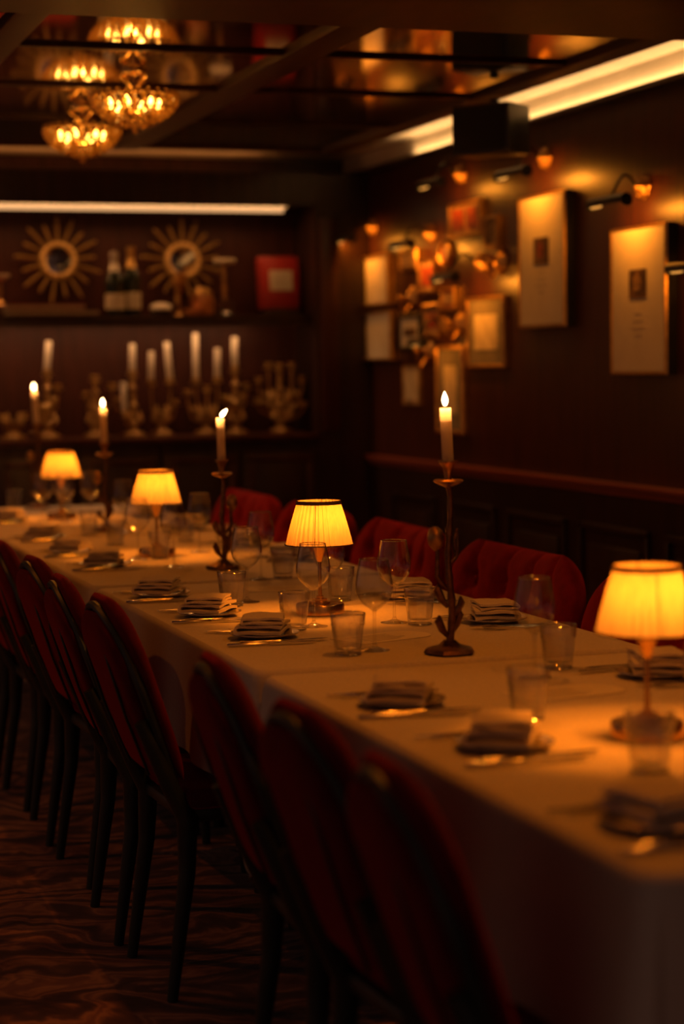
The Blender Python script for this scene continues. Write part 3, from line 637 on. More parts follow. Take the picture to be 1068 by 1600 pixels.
# ------------------------------------------------------------------ chandeliers
def chandelier(y, label, x=1.52):
    t = thing('chandelier', label, 'chandelier', (x, y, MZ), 0, 'crystal bowl chandeliers under the mirrored ceiling')
    MB().lathe([(0.05, -0.001), (0.048, -0.010), (0.02, -0.018), (0.010, -0.022)], 24).build('ceiling_rose', 'brass', t)
    MB().lathe([(0.006, -0.02), (0.006, -0.06), (0.012, -0.066), (0.006, -0.075), (0.006, -0.155)], 12).build('stem', 'brass', t)
    for q in range(4):
        a = q * PI / 2 + 0.5; ca, sa = math.cos(a), math.sin(a)
        MB().tube([(0.006 * ca, 0.006 * sa, -0.075), (0.024 * ca, 0.024 * sa, -0.05), (0.05 * ca, 0.05 * sa, -0.030), (0.065 * ca, 0.065 * sa, -0.026)], [0.004, 0.007, 0.010, 0.003], 8).build('leaf_arm', 'brass', t)
    rim = 0.148
    for rr, zz, th in ((rim, -0.088, 0.005), (0.128, -0.135, 0.003), (0.06, -0.185, 0.004)):
        MB().tube([(rr * math.cos(2 * PI * i / 40), rr * math.sin(2 * PI * i / 40), zz) for i in range(41)], th, 6, caps=False).build('hoop', 'brass', t)
    for q in range(6):
        a = q * PI / 3; ca, sa = math.cos(a), math.sin(a)
        MB().tube([(0.006 * ca, 0.006 * sa, -0.148), (0.06 * ca, 0.06 * sa, -0.152), (0.09 * ca, 0.09 * sa, -0.146)], 0.004, 6).build('spoke', 'brass', t)
        s = MB().lathe([(0.010, -0.148), (0.010, -0.136)], 10, (0.088 * ca, 0.088 * sa, 0)).build('candle_socket', 'brass', t)
        MB().lathe([(0.006, -0.136), (0.013, -0.126), (0.012, -0.114), (0.005, -0.102), (0.0006, -0.096)], 10, (0.088 * ca, 0.088 * sa, 0)).build('bulb', 'chandelier_bulb', t)
    bd = MB()
    rows = [(rim, -0.088, 26), (0.150, -0.104, 26), (0.143, -0.121, 25), (0.130, -0.138, 23), (0.112, -0.154, 20), (0.090, -0.168, 16), (0.064, -0.180, 12), (0.036, -0.19, 7)]
    for q, (rr, zz, n) in enumerate(rows):
        for i in range(n):
            a = 2 * PI * (i + 0.5 * (q % 2)) / n
            bd.ball((rr * math.cos(a), rr * math.sin(a), zz), 0.0105, 6, 4, 1.25)
    o = bd.build('crystal_beads', 'crystal', t, smooth=False); o['kind'] = 'stuff'
    MB().ball((0, 0, -0.205), 0.014, 8, 6, 1.4).build('finial', 'crystal', t)
    light('SPOT', 'chandelier_light', (0, 0, -0.232), CHAND_W, WARM, t, shadow_soft_size=0.02, spot_size=R(158), spot_blend=1.0)
    light('POINT', 'bowl_light', (0, 0, -0.135), 0.8, (1.0, 0.36, 0.05), t, shadow_soft_size=0.012)
chandelier(7.93, 'crystal bowl chandelier farther from the camera, nearer the back bar')
chandelier(6.95, 'crystal bowl chandelier nearer the camera')
for yq, lq in ((3.95, 'added unseen crystal bowl chandelier lighting the second table'), (2.60, 'added unseen crystal bowl chandelier lighting the nearest table')): chandelier(yq, lq)  # both added out of view to light the cloths from above
for yq, lq in ((5.8, 'added unseen crystal bowl chandelier lighting the left aisle floor'),): chandelier(yq, lq, -0.55)  # added out of view to brighten the floor

# ------------------------------------------------------------------ tables and cloths
TZ = 0.760
TX0, TX1 = 1.08, 1.98
tabs = [(2.14, 3.86), (3.91, 5.61), (5.66, 7.37), (7.42, 9.14)]
tn = ['nearest the camera', 'second from the camera', 'third from the camera', 'farthest from the camera']
for q, (y0, y1) in enumerate(tabs):
    t = thing('dining_table', 'dining table hidden under a cloth, ' + tn[q], 'table', ((TX0 + TX1) / 2, (y0 + y1) / 2, 0), 0, 'dining tables in one long row')
    wx, wy = (TX1 - TX0) - 0.02, (y1 - y0) - 0.02
    MB().box((0, 0, TZ - 0.021), (wx, wy, 0.03), bev=0.004).build('tabletop', 'dark_wood', t)
    for sx in (-1, 1):
        for sy in (-1, 1):
            MB().lathe([(0.018, 0), (0.026, TZ - 0.037)], 12, (sx * (wx / 2 - 0.385), sy * (wy / 2 - 0.10), 0)).build('leg', 'green_metal', t)
    # cloth
    rc = 0.035; per = []; hx, hy = (TX1 - TX0) / 2, (y1 - y0) / 2
    def edge_pts():
        pts = []
        seq = [((hx - rc, -hy), (hx - rc, -hy + rc), -PI / 2), ((hx, hy - rc), (hx - rc, hy - rc), 0), ((-hx + rc, hy), (-hx + rc, hy - rc), PI / 2), ((-hx, -hy + rc), (-hx + rc, -hy + rc), PI)]
        for si in range(4):
            cx, cy = seq[si][1]; a0 = seq[si][2]
            for i in range(9): pts.append((cx + rc * math.cos(a0 + PI / 2 * i / 8), cy + rc * math.sin(a0 + PI / 2 * i / 8), math.cos(a0 + PI / 2 * i / 8), math.sin(a0 + PI / 2 * i / 8), i / 8))
            nx_ = seq[(si + 1) % 4]; ex = (nx_[1][0] + rc * math.cos(nx_[2]), nx_[1][1] + rc * math.sin(nx_[2])); sx_ = pts[-1]
            nseg = 60 if si in (0, 2) else 28
            for i in range(1, nseg):
                u = i / nseg; pts.append((sx_[0] + (ex[0] - sx_[0]) * u, sx_[1] + (ex[1] - sx_[1]) * u, sx_[2], sx_[3], None))
        return pts
    P = edge_pts(); n = len(P); vv = []
    rowsZ = [0.0, 0.004, 0.012, 0.03, 0.07, 0.12, 0.17, 0.22, 0.265]
    rnd = random.Random(q)
    ph = [rnd.uniform(0, 6.28) for _ in range(4)]
    for ri, dz in enumerate(rowsZ):
        for i, (x, y, nx, ny, cu) in enumerate(P):
            dc = min(math.hypot(abs(x) - hx, abs(y) - hy) / 0.22, 1.0); cw = (1 - dc) ** 2
            amp = 0.010 * (dz / 0.3) ** 1.2
            fold = amp * (math.sin(y * 11 + ph[0]) + 0.6 * math.sin(y * 23 + ph[1])) if abs(nx) > 0.7 else amp * 0.5 * math.sin(x * 15 + ph[2])
            endk = 1.0 if abs(nx) > 0.5 else 0.08
            off = {0: -0.012, 1: -0.004, 2: 0.0}.get(ri, 0.002) + (fold + 0.022 * dz / 0.3 * 1.0) * endk + cw * 0.02 * (dz / 0.3) * (1 if abs(nx) > 0.5 else 0.2)
            long_corner = x < 0 and ((q == 0 and y > 0) or (q == 1 and y < 0))
            z = TZ - dz - (cw * (0.19 if long_corner else 0.0) * (dz / 0.265) ** 2 if dz > 0.05 else 0)
            vv.append((x + nx * off, y + ny * off, z))
    ff = [(r_ * n + i, r_ * n + (i + 1) % n, (r_ + 1) * n + (i + 1) % n, (r_ + 1) * n + i) for r_ in range(len(rowsZ) - 1) for i in range(n)]
    c = MB().add(vv, ff)
    # flat top as a fine grid with faint fold creases
    gx, gy = 12, 26; x0_, x1_, y0_, y1_ = -hx + 0.012, hx - 0.012, -hy + 0.012, hy - 0.012
    c.add([(x0_, y0_, TZ), (x1_, y0_, TZ), (x1_, y1_, TZ), (x0_, y1_, TZ)], [(0, 1, 2, 3)]) if False else None
    c.add([(p[0] + p[2] * -0.012, p[1] + p[3] * -0.012, TZ) for p in P], [tuple(range(n))])
    o = c.build('tablecloth', 'cloth')
    o.location = ((TX0 + TX1) / 2, (y0 + y1) / 2, 0)
    tag(o, 'white tablecloth on the table ' + tn[q], 'tablecloth', 'white tablecloths on the long row of tables')
TZ += 0.0006

# ------------------------------------------------------------------ table lamps
def build_lamp():
    t = thing('table_lamp', '', 'table lamp', (0, 0, 0), 0, 'pleated table lamps along the table')
    MB().lathe([(0.058, 0), (0.061, 0.002), (0.061, 0.024), (0.059, 0.027), (0.02, 0.0275)], 48).build('base', 'brass', t)
    MB().lathe([(0.026, 0.0273), (0.026, 0.032), (0.018, 0.034), (0.018, 0.039), (0.009, 0.041), (0.009, 0.046)], 32).build('step_ring', 'brass', t)
    MB().lathe([(0.0055, 0.045), (0.0045, 0.08), (0.0045, 0.135)], 14).build('stem', 'brass', t)
    MB().lathe([(0.0055, 0.132), (0.009, 0.140), (0.020, 0.172), (0.022, 0.178), (0.022, 0.186), (0.006, 0.187)], 28).build('socket_cone', 'brass', t)
    n, fold = 36, 4
    vv = []; z0, z1, r0, r1 = 0.176, 0.286, 0.083, 0.0525
    rows = 7
    for k_ in range(rows):
        u = k_ / (rows - 1); rr = r0 + (r1 - r0) * u + 0.0015 * math.sin(PI * u); zz = z0 + (z1 - z0) * u
        for i in range(n * fold):
            s = (i % fold) / fold; saw = (0.0040 * s - 0.0020) * (0.5 + 0.5 * (1 - u) + 0.25)
            a = 2 * PI * i / (n * fold); vv.append(((rr + saw * 1.6) * math.cos(a), (rr + saw * 1.6) * math.sin(a), zz))
    N = n * fold
    sh = MB().add(vv, [(k_ * N + i, k_ * N + (i + 1) % N, (k_ + 1) * N + (i + 1) % N, (k_ + 1) * N + i) for k_ in range(rows - 1) for i in range(N)]).build('shade', 'shade_silk', t, smooth=False)
    MB().lathe([(r1 + 0.0050, z1 - 0.0085), (r1 + 0.0052, z1 - 0.0075), (r1 + 0.0036, z1 + 0.0008), (r1 + 0.0030, z1 + 0.0010)], 64, caps=False).build('top_trim', 'trim_brown', sh)
    MB().lathe([(r0 + 0.0046, z0 - 0.0005), (r0 + 0.0048, z0 + 0.0008), (r0 + 0.0044, z0 + 0.0022)], 64, caps=False).build('bottom_trim', 'trim_brown', sh)
    for q in range(4):
        a = q * PI / 2 + 0.9; ca, sa = math.cos(a), math.sin(a)
        MB().tube([((r0 - 0.004) * ca, (r0 - 0.004) * sa, z0 + 0.002), ((r1 - 0.003) * ca, (r1 - 0.003) * sa, z1 - 0.002)], 0.0010, 5).build('wire_rib', 'trim_brown', sh)
    MB().lathe([(0.006, 0.187), (0.010, 0.205), (0.016, 0.222), (0.017, 0.236), (0.012, 0.247), (0.001, 0.252)], 14).build('bulb', 'bulb', t)
    light('POINT', 'lamp_light', (0, 0, 0.236), LAMP_W, WARM, t, shadow_soft_size=0.010)
    return t
lamp = build_lamp(); used = [False]
for (x, y), nm in zip([(1.493, 2.96), (1.493, 4.77), (1.465, 6.495), (1.467, 8.30)],
                      ['lit table lamp nearest the camera, cut by the right edge', 'lit pleated table lamp in sharp focus, second nearest',
                       'lit pleated table lamp third from the camera', 'lit pleated table lamp farthest from the camera']):
    place(lamp, used, (x, y, TZ), random.uniform(0, 1.5), nm)

# ------------------------------------------------------------------ candlesticks with lit candles
def candlestick(x, y, h, hc, label, clabel, flip=1, lean=0.0, flame_lean=0.0, foliage=True, seed=1):
    t = thing('twig_candlestick', label, 'candlestick', (x, y, TZ), 0.4 * seed, 'bronze twig candlesticks on the table')
    rn = random.Random(seed)
    MB().lathe([(0.048, 0), (0.054, 0.004), (0.050, 0.012), (0.024, 0.020), (0.013, 0.03)], 26, fn=lambda a, z: 1 + 0.05 * math.sin(5 * a + seed) + 0.03 * math.sin(11 * a)).build('base', 'bronze', t)
    pts = []; rad = []
    for i in range(22):
        u = i / 21; pts.append((0.005 * math.sin(u * 9 + seed), 0.005 * math.cos(u * 7 + seed) - 0.004, 0.02 + (h - 0.03) * u)); rad.append(0.0085 - 0.003 * u + 0.0016 * ((i * 7) % 3 == 0))
    pts[-1] = (0, 0, h - 0.005)
    MB().tube(pts, rad, 10).build('stem', 'bronze', t)
    for (a, z0, ln, wd) in ((0.3, 0.04, 0.06, 0.017), (3.2, 0.035, 0.05, 0.016), (2.6, 0.10, 0.05, 0.017), (-0.4, 0.075, 0.05, 0.013)):
        ca, sa = math.cos(a), math.sin(a)
        MB().tube([(0.004 * ca, 0.004 * sa, z0), (0.018 * ca, 0.018 * sa, z0 + ln * 0.4), (0.026 * ca, 0.026 * sa, z0 + ln * 0.75), (0.024 * ca, 0.024 * sa, z0 + ln)], [0.003, wd * 0.55, wd * 0.6, 0.002], 8).build('leaf', 'bronze', t)
    # side twig with an open seed pod
    s = flip
    MB().tube([(0, 0, h * 0.37), (-0.014 * s, 0, h * 0.40), (-0.027 * s, 0, h * 0.45), (-0.026 * s, 0, h * 0.58), (-0.028 * s, 0, h * 0.62)], [0.005, 0.005, 0.006, 0.005, 0.004], 8).build('twig', 'bronze', t)
    MB().lathe([(0.004, 0), (0.015, 0.012), (0.019, 0.028), (0.015, 0.044), (0.006, 0.052)], 12, (-0.030 * s, 0, h * 0.60)).build('seed_pod', 'aged_brass', t)
    if foliage:
        MB().tube([(0.002, 0, h * 0.52), (0.018 * s, 0, h * 0.56), (0.022 * s, 0, h * 0.66), (0.019 * s, 0, h * 0.72), (0.014 * s, 0, h * 0.67), (0.015 * s, 0, h * 0.60)], 0.003, 6).build('tendril', 'bronze', t)
    MB().lathe([(0.006, h - 0.014), (0.030, h - 0.004), (0.034, h), (0.030, h + 0.003), (0.010, h + 0.002)], 24, fn=lambda a, z: 1 + 0.04 * math.sin(4 * a)).build('drip_pan', 'aged_brass', t)
    MB().lathe([(0.008, h), (0.009, h + 0.018), (0.014, h + 0.034), (0.021, h + 0.040), (0.021, h + 0.043), (0.014, h + 0.042), (0.003, h + 0.036)], 20).build('cup', 'aged_brass', t)
    c = thing('candle', clabel, 'candle', (x, y, TZ + h + 0.038), 0, 'lit candles on the table')
    c.rotation_euler = (0, lean, 0)
    MB().lathe([(0.0120, 0), (0.0125, 0.004), (0.0125, hc * 0.5), (0.0122, hc - 0.001), (0.0116, hc)], 20, caps=False).lathe([(0.0119, hc - 0.026), (0.006, hc - 0.025), (0.0006, hc - 0.024)], 20, caps=False).build('wax', 'wax', c)
    MB().tube([(0, 0, hc - 0.025), (0, 0, hc + 0.003), (0.001 + flame_lean * 0.005, 0, hc + 0.009)], 0.0011, 5).build('wick', 'wick', c)
    fm = MB().lathe([(0.0006, 0), (0.0040, 0.003), (0.0062, 0.009), (0.0066, 0.014), (0.0052, 0.020), (0.0028, 0.026), (0.0004, 0.031)], 14)
    fm.xform(Matrix.Translation((flame_lean * 0.002, 0, hc + 0.004)) @ Matrix.Rotation(flame_lean, 4, 'Y')).build('flame', 'flame', c)
    light('POINT', 'flame_light', (flame_lean * 0.010, 0, hc + 0.014), CANDLE_W, FLAME, c, shadow_soft_size=0.007)
candlestick(1.539, 3.985, 0.374, 0.118, 'bronze twig candlestick in front, right of the sharp lamp', 'lit candle nearest the camera, in front of the right wall', 1, R(-2.4), 0.0, True, 0)
candlestick(1.558, 5.975, 0.297, 0.134, 'bronze twig candlestick between the second and third lamps', 'lit candle with a flame bent to the right', -1, R(-1.2), 0.75, False, 0)
candlestick(1.515, 7.60, 0.30, 0.140, 'bronze twig candlestick between the two farthest lamps', 'lit candle between the two farthest lamps', 1, R(-1.0), 0.0, False, 0)
candlestick(1.49, 9.03, 0.345, 0.150, 'bronze twig candlestick left of the farthest lamp, at the far end', 'lit candle at the far end, leftmost flame', 1, R(-2.5), 0.0, True, 0)

# ------------------------------------------------------------------ glasses
def build_wine():
    t = thing('wine_glass', '', 'wine glass', (0, 0, 0), 0, 'stemmed wine glasses on the table')
    MB().lathe([(0.0335, 0), (0.034, 0.0012), (0.020, 0.0035), (0.007, 0.008), (0.004, 0.014)], 32).build('foot', 'glass_thin', t)
    MB().lathe([(0.0042, 0.0135), (0.0034, 0.03), (0.0034, 0.075), (0.0046, 0.088)], 14).build('stem', 'glass_thick', t)
    o = [(0.0046, 0.087), (0.014, 0.094), (0.027, 0.104), (0.037, 0.118), (0.0415, 0.133), (0.0415, 0.146), (0.038, 0.168), (0.0335, 0.190), (0.0315, 0.2005)]
    i = [(max(r - 0.0010, 0.0005), z + (0.004 if k < 2 else 0.001)) for k, (r, z) in enumerate(o[:-1])]
    MB().lathe(o + [(0.0309, 0.2008), (0.0304, 0.2)] + i[::-1], 40).build('bowl', 'glass_thin', t)
    MB().tube([(0.0312 * math.cos(2 * PI * q / 48), 0.0312 * math.sin(2 * PI * q / 48), 0.2006) for q in range(49)], 0.0008, 6, caps=False).build('rim', 'glass_rim', t)
    return t
def build_tumbler():
    t = thing('water_tumbler', '', 'glass', (0, 0, 0), 0, 'faceted water tumblers on the table')
    h, rt, rb = 0.090, 0.0385, 0.0285
    prof = [(rb - 0.002, 0), (rb, 0.003)]
    for k_ in range(1, 10):
        z = 0.003 + (0.062 - 0.003) * k_ / 9; prof.append((rb + (rt - rb) * z / h, z))
    prof += [(rb + (rt - rb) * 0.066 / h + 0.0012, 0.066), (rb + (rt - rb) * 0.072 / h, 0.072), (rt, h - 0.001), (rt - 0.0006, h), (rt - 0.0014, h - 0.001)]
    inner = [(rt - 0.003, 0.07), (rb + 0.001, 0.02), (rb - 0.004, 0.013), (0.0008, 0.011)]
    def fl(a, z): return 1 - (0.085 * abs(math.sin(4.5 * a)) if 0.006 < z < 0.063 else 0)
    m_ = MB(); n = 72
    m_.lathe(prof, n, fn=fl, caps=False); m_.lathe(prof[-1:] + inner, n, caps=False)
    m_.add([(rb * 0.9 * math.cos(2 * PI * i / n), rb * 0.9 * math.sin(2 * PI * i / n), 0.0002) for i in range(n)], [tuple(range(n))[::-1]])
    m_.build('body', 'glass_thick', t)
    MB().tube([((rt - 0.0008) * math.cos(2 * PI * q / 48), (rt - 0.0008) * math.sin(2 * PI * q / 48), h) for q in range(49)], 0.0010, 6, caps=False).build('rim', 'glass_rim', t)
    MB().tube([((rb - 0.001) * math.cos(2 * PI * q / 48), (rb - 0.001) * math.sin(2 * PI * q / 48), 0.0022) for q in range(49)], 0.0016, 6, caps=False).build('foot_ring', 'glass_rim', t)
    return t
W = build_wine(); used = [False]
wines = [(1.53, 2.815, 'beside the nearest lamp'), (1.573, 3.607, 'behind the blurred nearest tumblers'), (1.407, 4.099, 'left of the nearest candlestick'), (1.605, 4.526, 'standing clear of the dark wall, right of the sharp lamp'),
         (1.404, 4.538, 'directly in front of the sharp lamp'), (1.553, 4.88, 'behind the stem of the sharp lamp'), (1.39, 5.09, 'sharp, left of the focused lamp'),
         (1.578, 5.618, 'behind the sharp wine glass left of the focused lamp'), (1.431, 6.106, 'in front of the third lamp'), (1.629, 6.564, 'right of the third lamp'),
         (1.38, 6.40, 'left of the third lamp stem'), (1.564, 7.50, 'beside the third candlestick'), (1.37, 8.185, 'left of the farthest lamp'), (1.57, 8.19, 'right of the farthest lamp'),
         (1.45, 8.12, 'in front of the farthest lamp'), (1.52, 8.62, 'behind the farthest lamp')]
for q, (x, y, d) in enumerate(wines): place(W, used, (x, y, TZ), 0, 'empty wine glass ' + d)
T = build_tumbler(); used = [False]
tums = [(1.369, 2.706, 'nearest the camera, in front of the nearest lamp'), (1.377, 3.188, 'blurred, between two folded napkins in front'), (1.667, 3.703, 'blurred, behind the nearest large wine glass'),
        (1.332, 4.058, 'left of the wine glass by the nearest candlestick'), (1.649, 4.467, 'lit bright beside the nearest candlestick'), (1.343, 4.497, 'lit bright in front of the sharp lamp'),
        (1.626, 5.012, 'behind the sharp lamp on its right'), (1.33, 5.02, 'beside the sharp wine glass left of the lamp'), (1.650, 5.632, 'standing on the far side, left of the sharp lamp'),
        (1.45, 6.385, 'in front of the third lamp base'), (1.72, 6.56, 'right of the third lamp on the far side'), (1.426, 6.99, 'between the third candlestick and the third lamp'),
        (1.687, 7.01, 'on the far side behind the third lamp'), (1.42, 7.45, 'left of the third candlestick'), (1.585, 8.9, 'behind the farthest lamp'), (1.373, 8.98, 'at the far left end of the table')]
for q, (x, y, d) in enumerate(tums): place(T, used, (x, y, TZ), q * 0.7, 'faceted water tumbler ' + d)

# ------------------------------------------------------------------ place settings
def build_plate():
    t = thing('side_plate', '', 'plate', (0, 0, 0), 0, 'small rimmed plates under the napkins')
    MB().lathe([(0.045, 0), (0.048, 0.001), (0.058, 0.006), (0.078, 0.0105), (0.080, 0.012), (0.078, 0.013), (0.057, 0.0085), (0.046, 0.0045), (0.001, 0.004)], 48).build('dish', 'plate_metal', t)
    MB().lathe([(0.0785, 0.0112), (0.081, 0.0122), (0.0805, 0.0138), (0.078, 0.0132)], 48, caps=False).build('rim', 'plate_metal', t)
    return t
def build_napkin():
    t = thing('folded_napkin', '', 'napkin', (0, 0, 0), 0, 'folded linen napkins on the plates')
    # ribbon folded back and forth, seen from its end
    def ribbon(path, th, w0, w1, sag):
        m_ = MB(); n = len(path); vv = []; ny = 9
        nor = []
        for k_ in range(n):
            a = Vector(path[min(k_ + 1, n - 1)]) - Vector(path[max(k_ - 1, 0)]); a.normalize(); nor.append(Vector((-a.y, a.x)))
        for side in (-1, 1):
            for k_ in range(n):
                p_ = Vector(path[k_]) + nor[k_] * th / 2 * side
                for j in range(ny):
                    v_ = j / (ny - 1) * 2 - 1; ww = w0 + (w1 - w0) * k_ / n
                    vv.append((v_ * ww / 2 + 0.004 * math.sin(3 * v_ + k_ * 0.3), p_.x, p_.y + sag * (v_ * v_) * -1 + 0.0012 * math.sin(5 * v_ + k_)))
        ff = []
        for side in (0, 1):
            for k_ in range(n - 1):
                for j in range(ny - 1):
                    b = side * n * ny; ff.append((b + k_ * ny + j, b + k_ * ny + j + 1, b + (k_ + 1) * ny + j + 1, b + (k_ + 1) * ny + j))
        for k_ in range(n - 1):
            for j in (0, ny - 1): ff.append((k_ * ny + j, (k_ + 1) * ny + j, n * ny + (k_ + 1) * ny + j, n * ny + k_ * ny + j))
        for k_ in (0, n - 1):
            for j in range(ny - 1): ff.append((k_ * ny + j, k_ * ny + j + 1, n * ny + k_ * ny + j + 1, n * ny + k_ * ny + j))
        return m_.add(vv, ff)
    def sfold(z0, half, gap, layers):
        pts = []
        for L_ in range(layers):
            d = 1 if L_ % 2 == 0 else -1
            for i in range(9): u = i / 8; pts.append((d * half * (2 * u - 1), z0 + L_ * gap + 0.0018 * math.sin(PI * u)))
            if L_ < layers - 1:
                for i in range(1, 5):
                    a = -PI / 2 + PI * i / 5; pts.append((d * (half + gap / 2 * math.cos(a)), z0 + L_ * gap + gap / 2 + gap / 2 * math.sin(a)))
        return pts
    ribbon(sfold(0.0035, 0.050, 0.0135, 2), 0.0065, 0.140, 0.130, 0.003).build('lower_fold', 'napkin_linen', t)
    up = ribbon(sfold(0.0245, 0.045, 0.0085, 2), 0.005, 0.126, 0.112, 0.002); up.xform(Matrix.Rotation(R(8), 4, 'Z')); up.build('upper_fold', 'napkin_linen', t)
    return t
def blade(outline, th, bend):
    m_ = MB(); m_.prism(outline, 0, th)
    m_.v = [(x, y, z + bend(x)) for x, y, z in m_.v]; return m_
def build_fork():
    t = thing('fork', '', 'fork', (0, 0, 0), 0, 'steel forks beside the plates')
    bend = lambda x: 0.0005 + 0.007 * max(0, math.sin((x + 0.02) * 17)) * (x > -0.02) + 0.0035 * (x < -0.02) * min(1, (-0.02 - x) * 20)
    hd = [(-0.095, -0.0045), (-0.097, 0), (-0.095, 0.0045)]
    up_ = [(x, 0.0045 - 0.0022 * (x + 0.095) / 0.12) for x in (-0.08, -0.05, -0.02, 0.01, 0.028)] + [(0.036, 0.007), (0.045, 0.0115)]
    tin = []
    ys_ = [0.0115, 0.0082, 0.0054, 0.0016, -0.0016, -0.0054, -0.0082, -0.0115]
    tin = [(0.092, 0.0108), (0.092, 0.0085), (0.056, 0.0075), (0.056, 0.0052), (0.094, 0.0046), (0.094, 0.0020), (0.056, 0.0014), (0.056, -0.0014), (0.094, -0.0020), (0.094, -0.0046), (0.056, -0.0052), (0.056, -0.0075), (0.092, -0.0085), (0.092, -0.0108)]
    lo = [(x, -y) for x, y in up_][::-1]
    blade(hd + up_ + tin + lo, 0.0018, bend).build('body', 'steel', t, smooth=False)
    return t
def build_knife():
    t = thing('knife', '', 'knife', (0, 0, 0), 0, 'steel knives beside the plates')
    MB().lathe([(0.003, -0.105), (0.0055, -0.10), (0.005, -0.05), (0.0042, -0.012), (0.005, -0.008)], 12).xform(Matrix.Translation((0, 0, 0.0052)) @ Matrix.Rotation(PI / 2, 4, 'Y') @ Matrix.Scale(0.75, 4, (1, 0, 0))).build('handle', 'steel', t)
    blade([(-0.010, -0.004), (0.0, -0.0075), (0.06, -0.0095), (0.088, -0.007), (0.104, 0.004), (0.10, 0.007), (0.0, 0.006), (-0.010, 0.004)], 0.0016, lambda x: 0.0044).build('blade', 'steel', t, smooth=False)
    return t
left_Y = [(1.214, 2.37), (1.235, 2.955), (1.222, 3.41), (1.240, 4.395), (1.223, 4.84), (1.205, 5.31), (1.23, 6.20), (1.214, 6.69), (1.23, 7.33), (1.24, 8.25)]
right_Y = [(1.80, 3.53), (1.825, 4.43), (1.81, 4.98), (1.82, 6.15), (1.82, 6.75), (1.82, 7.55), (1.82, 8.25)]
plate, napk, fork, knife = build_plate(), build_napkin(), build_fork(), build_knife()
u1, u2, u3, u4 = [False], [False], [False], [False]
for side, lst in (('chair side', left_Y), ('wall side', right_Y)):
    for q, (x, y) in enumerate(lst):
        rz = (0 if side == 'chair side' else PI) + random.uniform(-0.08, 0.08)
        M = Matrix.Translation((x, y, TZ)) @ Matrix.Rotation(rz, 4, 'Z')
        d = '%s place setting on the %s' % (ORD[q], side)
        place(plate, u1, (x, y, TZ), rz, 'small metal plate of the ' + d)
        nrz = rz + PI / 2 + random.choice([-0.45, -0.3, 0.1, -0.2, -0.55])
        place(napk, u2, (x, y, TZ + 0.0172), nrz, 'folded cream napkin of the ' + d)
        for lab, dx, dy, src, us, dr in (('outer fork', -0.012, 0.127, fork, u3, 0.02), ('inner fork', 0.008, 0.100, fork, u3, -0.04),
                                         ('inner knife', 0.02, -0.100, knife, u4, 0.02), ('outer knife', -0.015, -0.128, knife, u4, -0.05)):
            pp = M @ Vector((dx, dy, 0))
            place(src, us, pp, rz + dr, lab + ' of the ' + d)

# menu cards lying on the cloth
def card(x, y, rz, label):
    t = thing('menu_card', label, 'menu', (x, y, TZ), rz, 'menu cards on the cloth')
    n = 14; hw, hh = 0.105, 0.062
    poly = [(-hw, -hh), (hw * 0.7, -hh)] + [(hw * 0.7 + 0.05 * math.sin(PI * i / n), -hh * math.cos(PI * i / n)) for i in range(1, n)] + [(hw * 0.7, hh), (-hw, hh)]
    MB().prism(poly, 0.0, 0.0012).build('sheet', 'paper', t, smooth=False)
    for q in range(5):
        MB().box((-0.02 + 0.01 * (q % 2), -0.036 + 0.018 * q, 0.0014), (0.09 + 0.03 * ((q * 5) % 3) / 2, 0.004, 0.0006)).build('print_line', 'card_ink', t, smooth=False)
card(1.49, 4.285, R(20), 'printed menu card under the wine glass by the nearest candlestick')
card(1.57, 5.36, R(-10), 'printed menu card left of the sharp lamp on the far side')
card(1.55, 3.42, R(10), 'printed menu card beside the nearest tumblers')

# ------------------------------------------------------------------ chairs on the left
def pillow(w, h, t, nu=18, nv=22, topr=0.9, tuft=None, curve=0.0, taper=0.0):
    """upright cushion in the yz plane, front = +x; returns MB"""
    def outline(u, v):
        # rounded top: width shrinks near the top, slight taper to the bottom
        vv_ = (v + 1) / 2
        k_ = 1.0
        if vv_ > 0.62: k_ = math.sqrt(max(0.0, 1 - ((vv_ - 0.62) / 0.38) ** 2 * topr))
        k_ *= 1 - taper * (1 - vv_)
        return u * w / 2 * k_, vv_ * h
    m_ = MB(); vs_ = []
    for s in (1, -1):
        for i in range(nu + 1):
            for j in range(nv + 1):
                u, v = -math.cos(PI * i / nu), -math.cos(PI * j / nv)
                y, z = outline(u, v)
                th = t / 2 * (max(0, 1 - abs(u) ** 4) ** 0.5) * (max(0, 1 - abs(v) ** 6) ** 0.5)
                d = th * s
                if s == 1 and tuft: d += tuft(y, z) * min(1, th / (t * 0.3))
                vs_.append((d + curve * (u * u), y, z))
    A = (nu + 1) * (nv + 1); ff = []
    for s in (0, 1):
        for i in range(nu):
            for j in range(nv):
                b = s * A; ff.append((b + i * (nv + 1) + j, b + (i + 1) * (nv + 1) + j, b + (i + 1) * (nv + 1) + j + 1, b + i * (nv + 1) + j + 1))
    m_.add(vs_, ff)
    return m_
def weld(o):
    bm = bmesh.new(); bm.from_mesh(o.data); bmesh.ops.remove_doubles(bm, verts=bm.verts, dist=1e-4); bmesh.ops.recalc_face_normals(bm, faces=bm.faces[:]); bm.to_mesh(o.data); bm.free()
    o.data.polygons.foreach_set('use_smooth', [True] * len(o.data.polygons)); return o
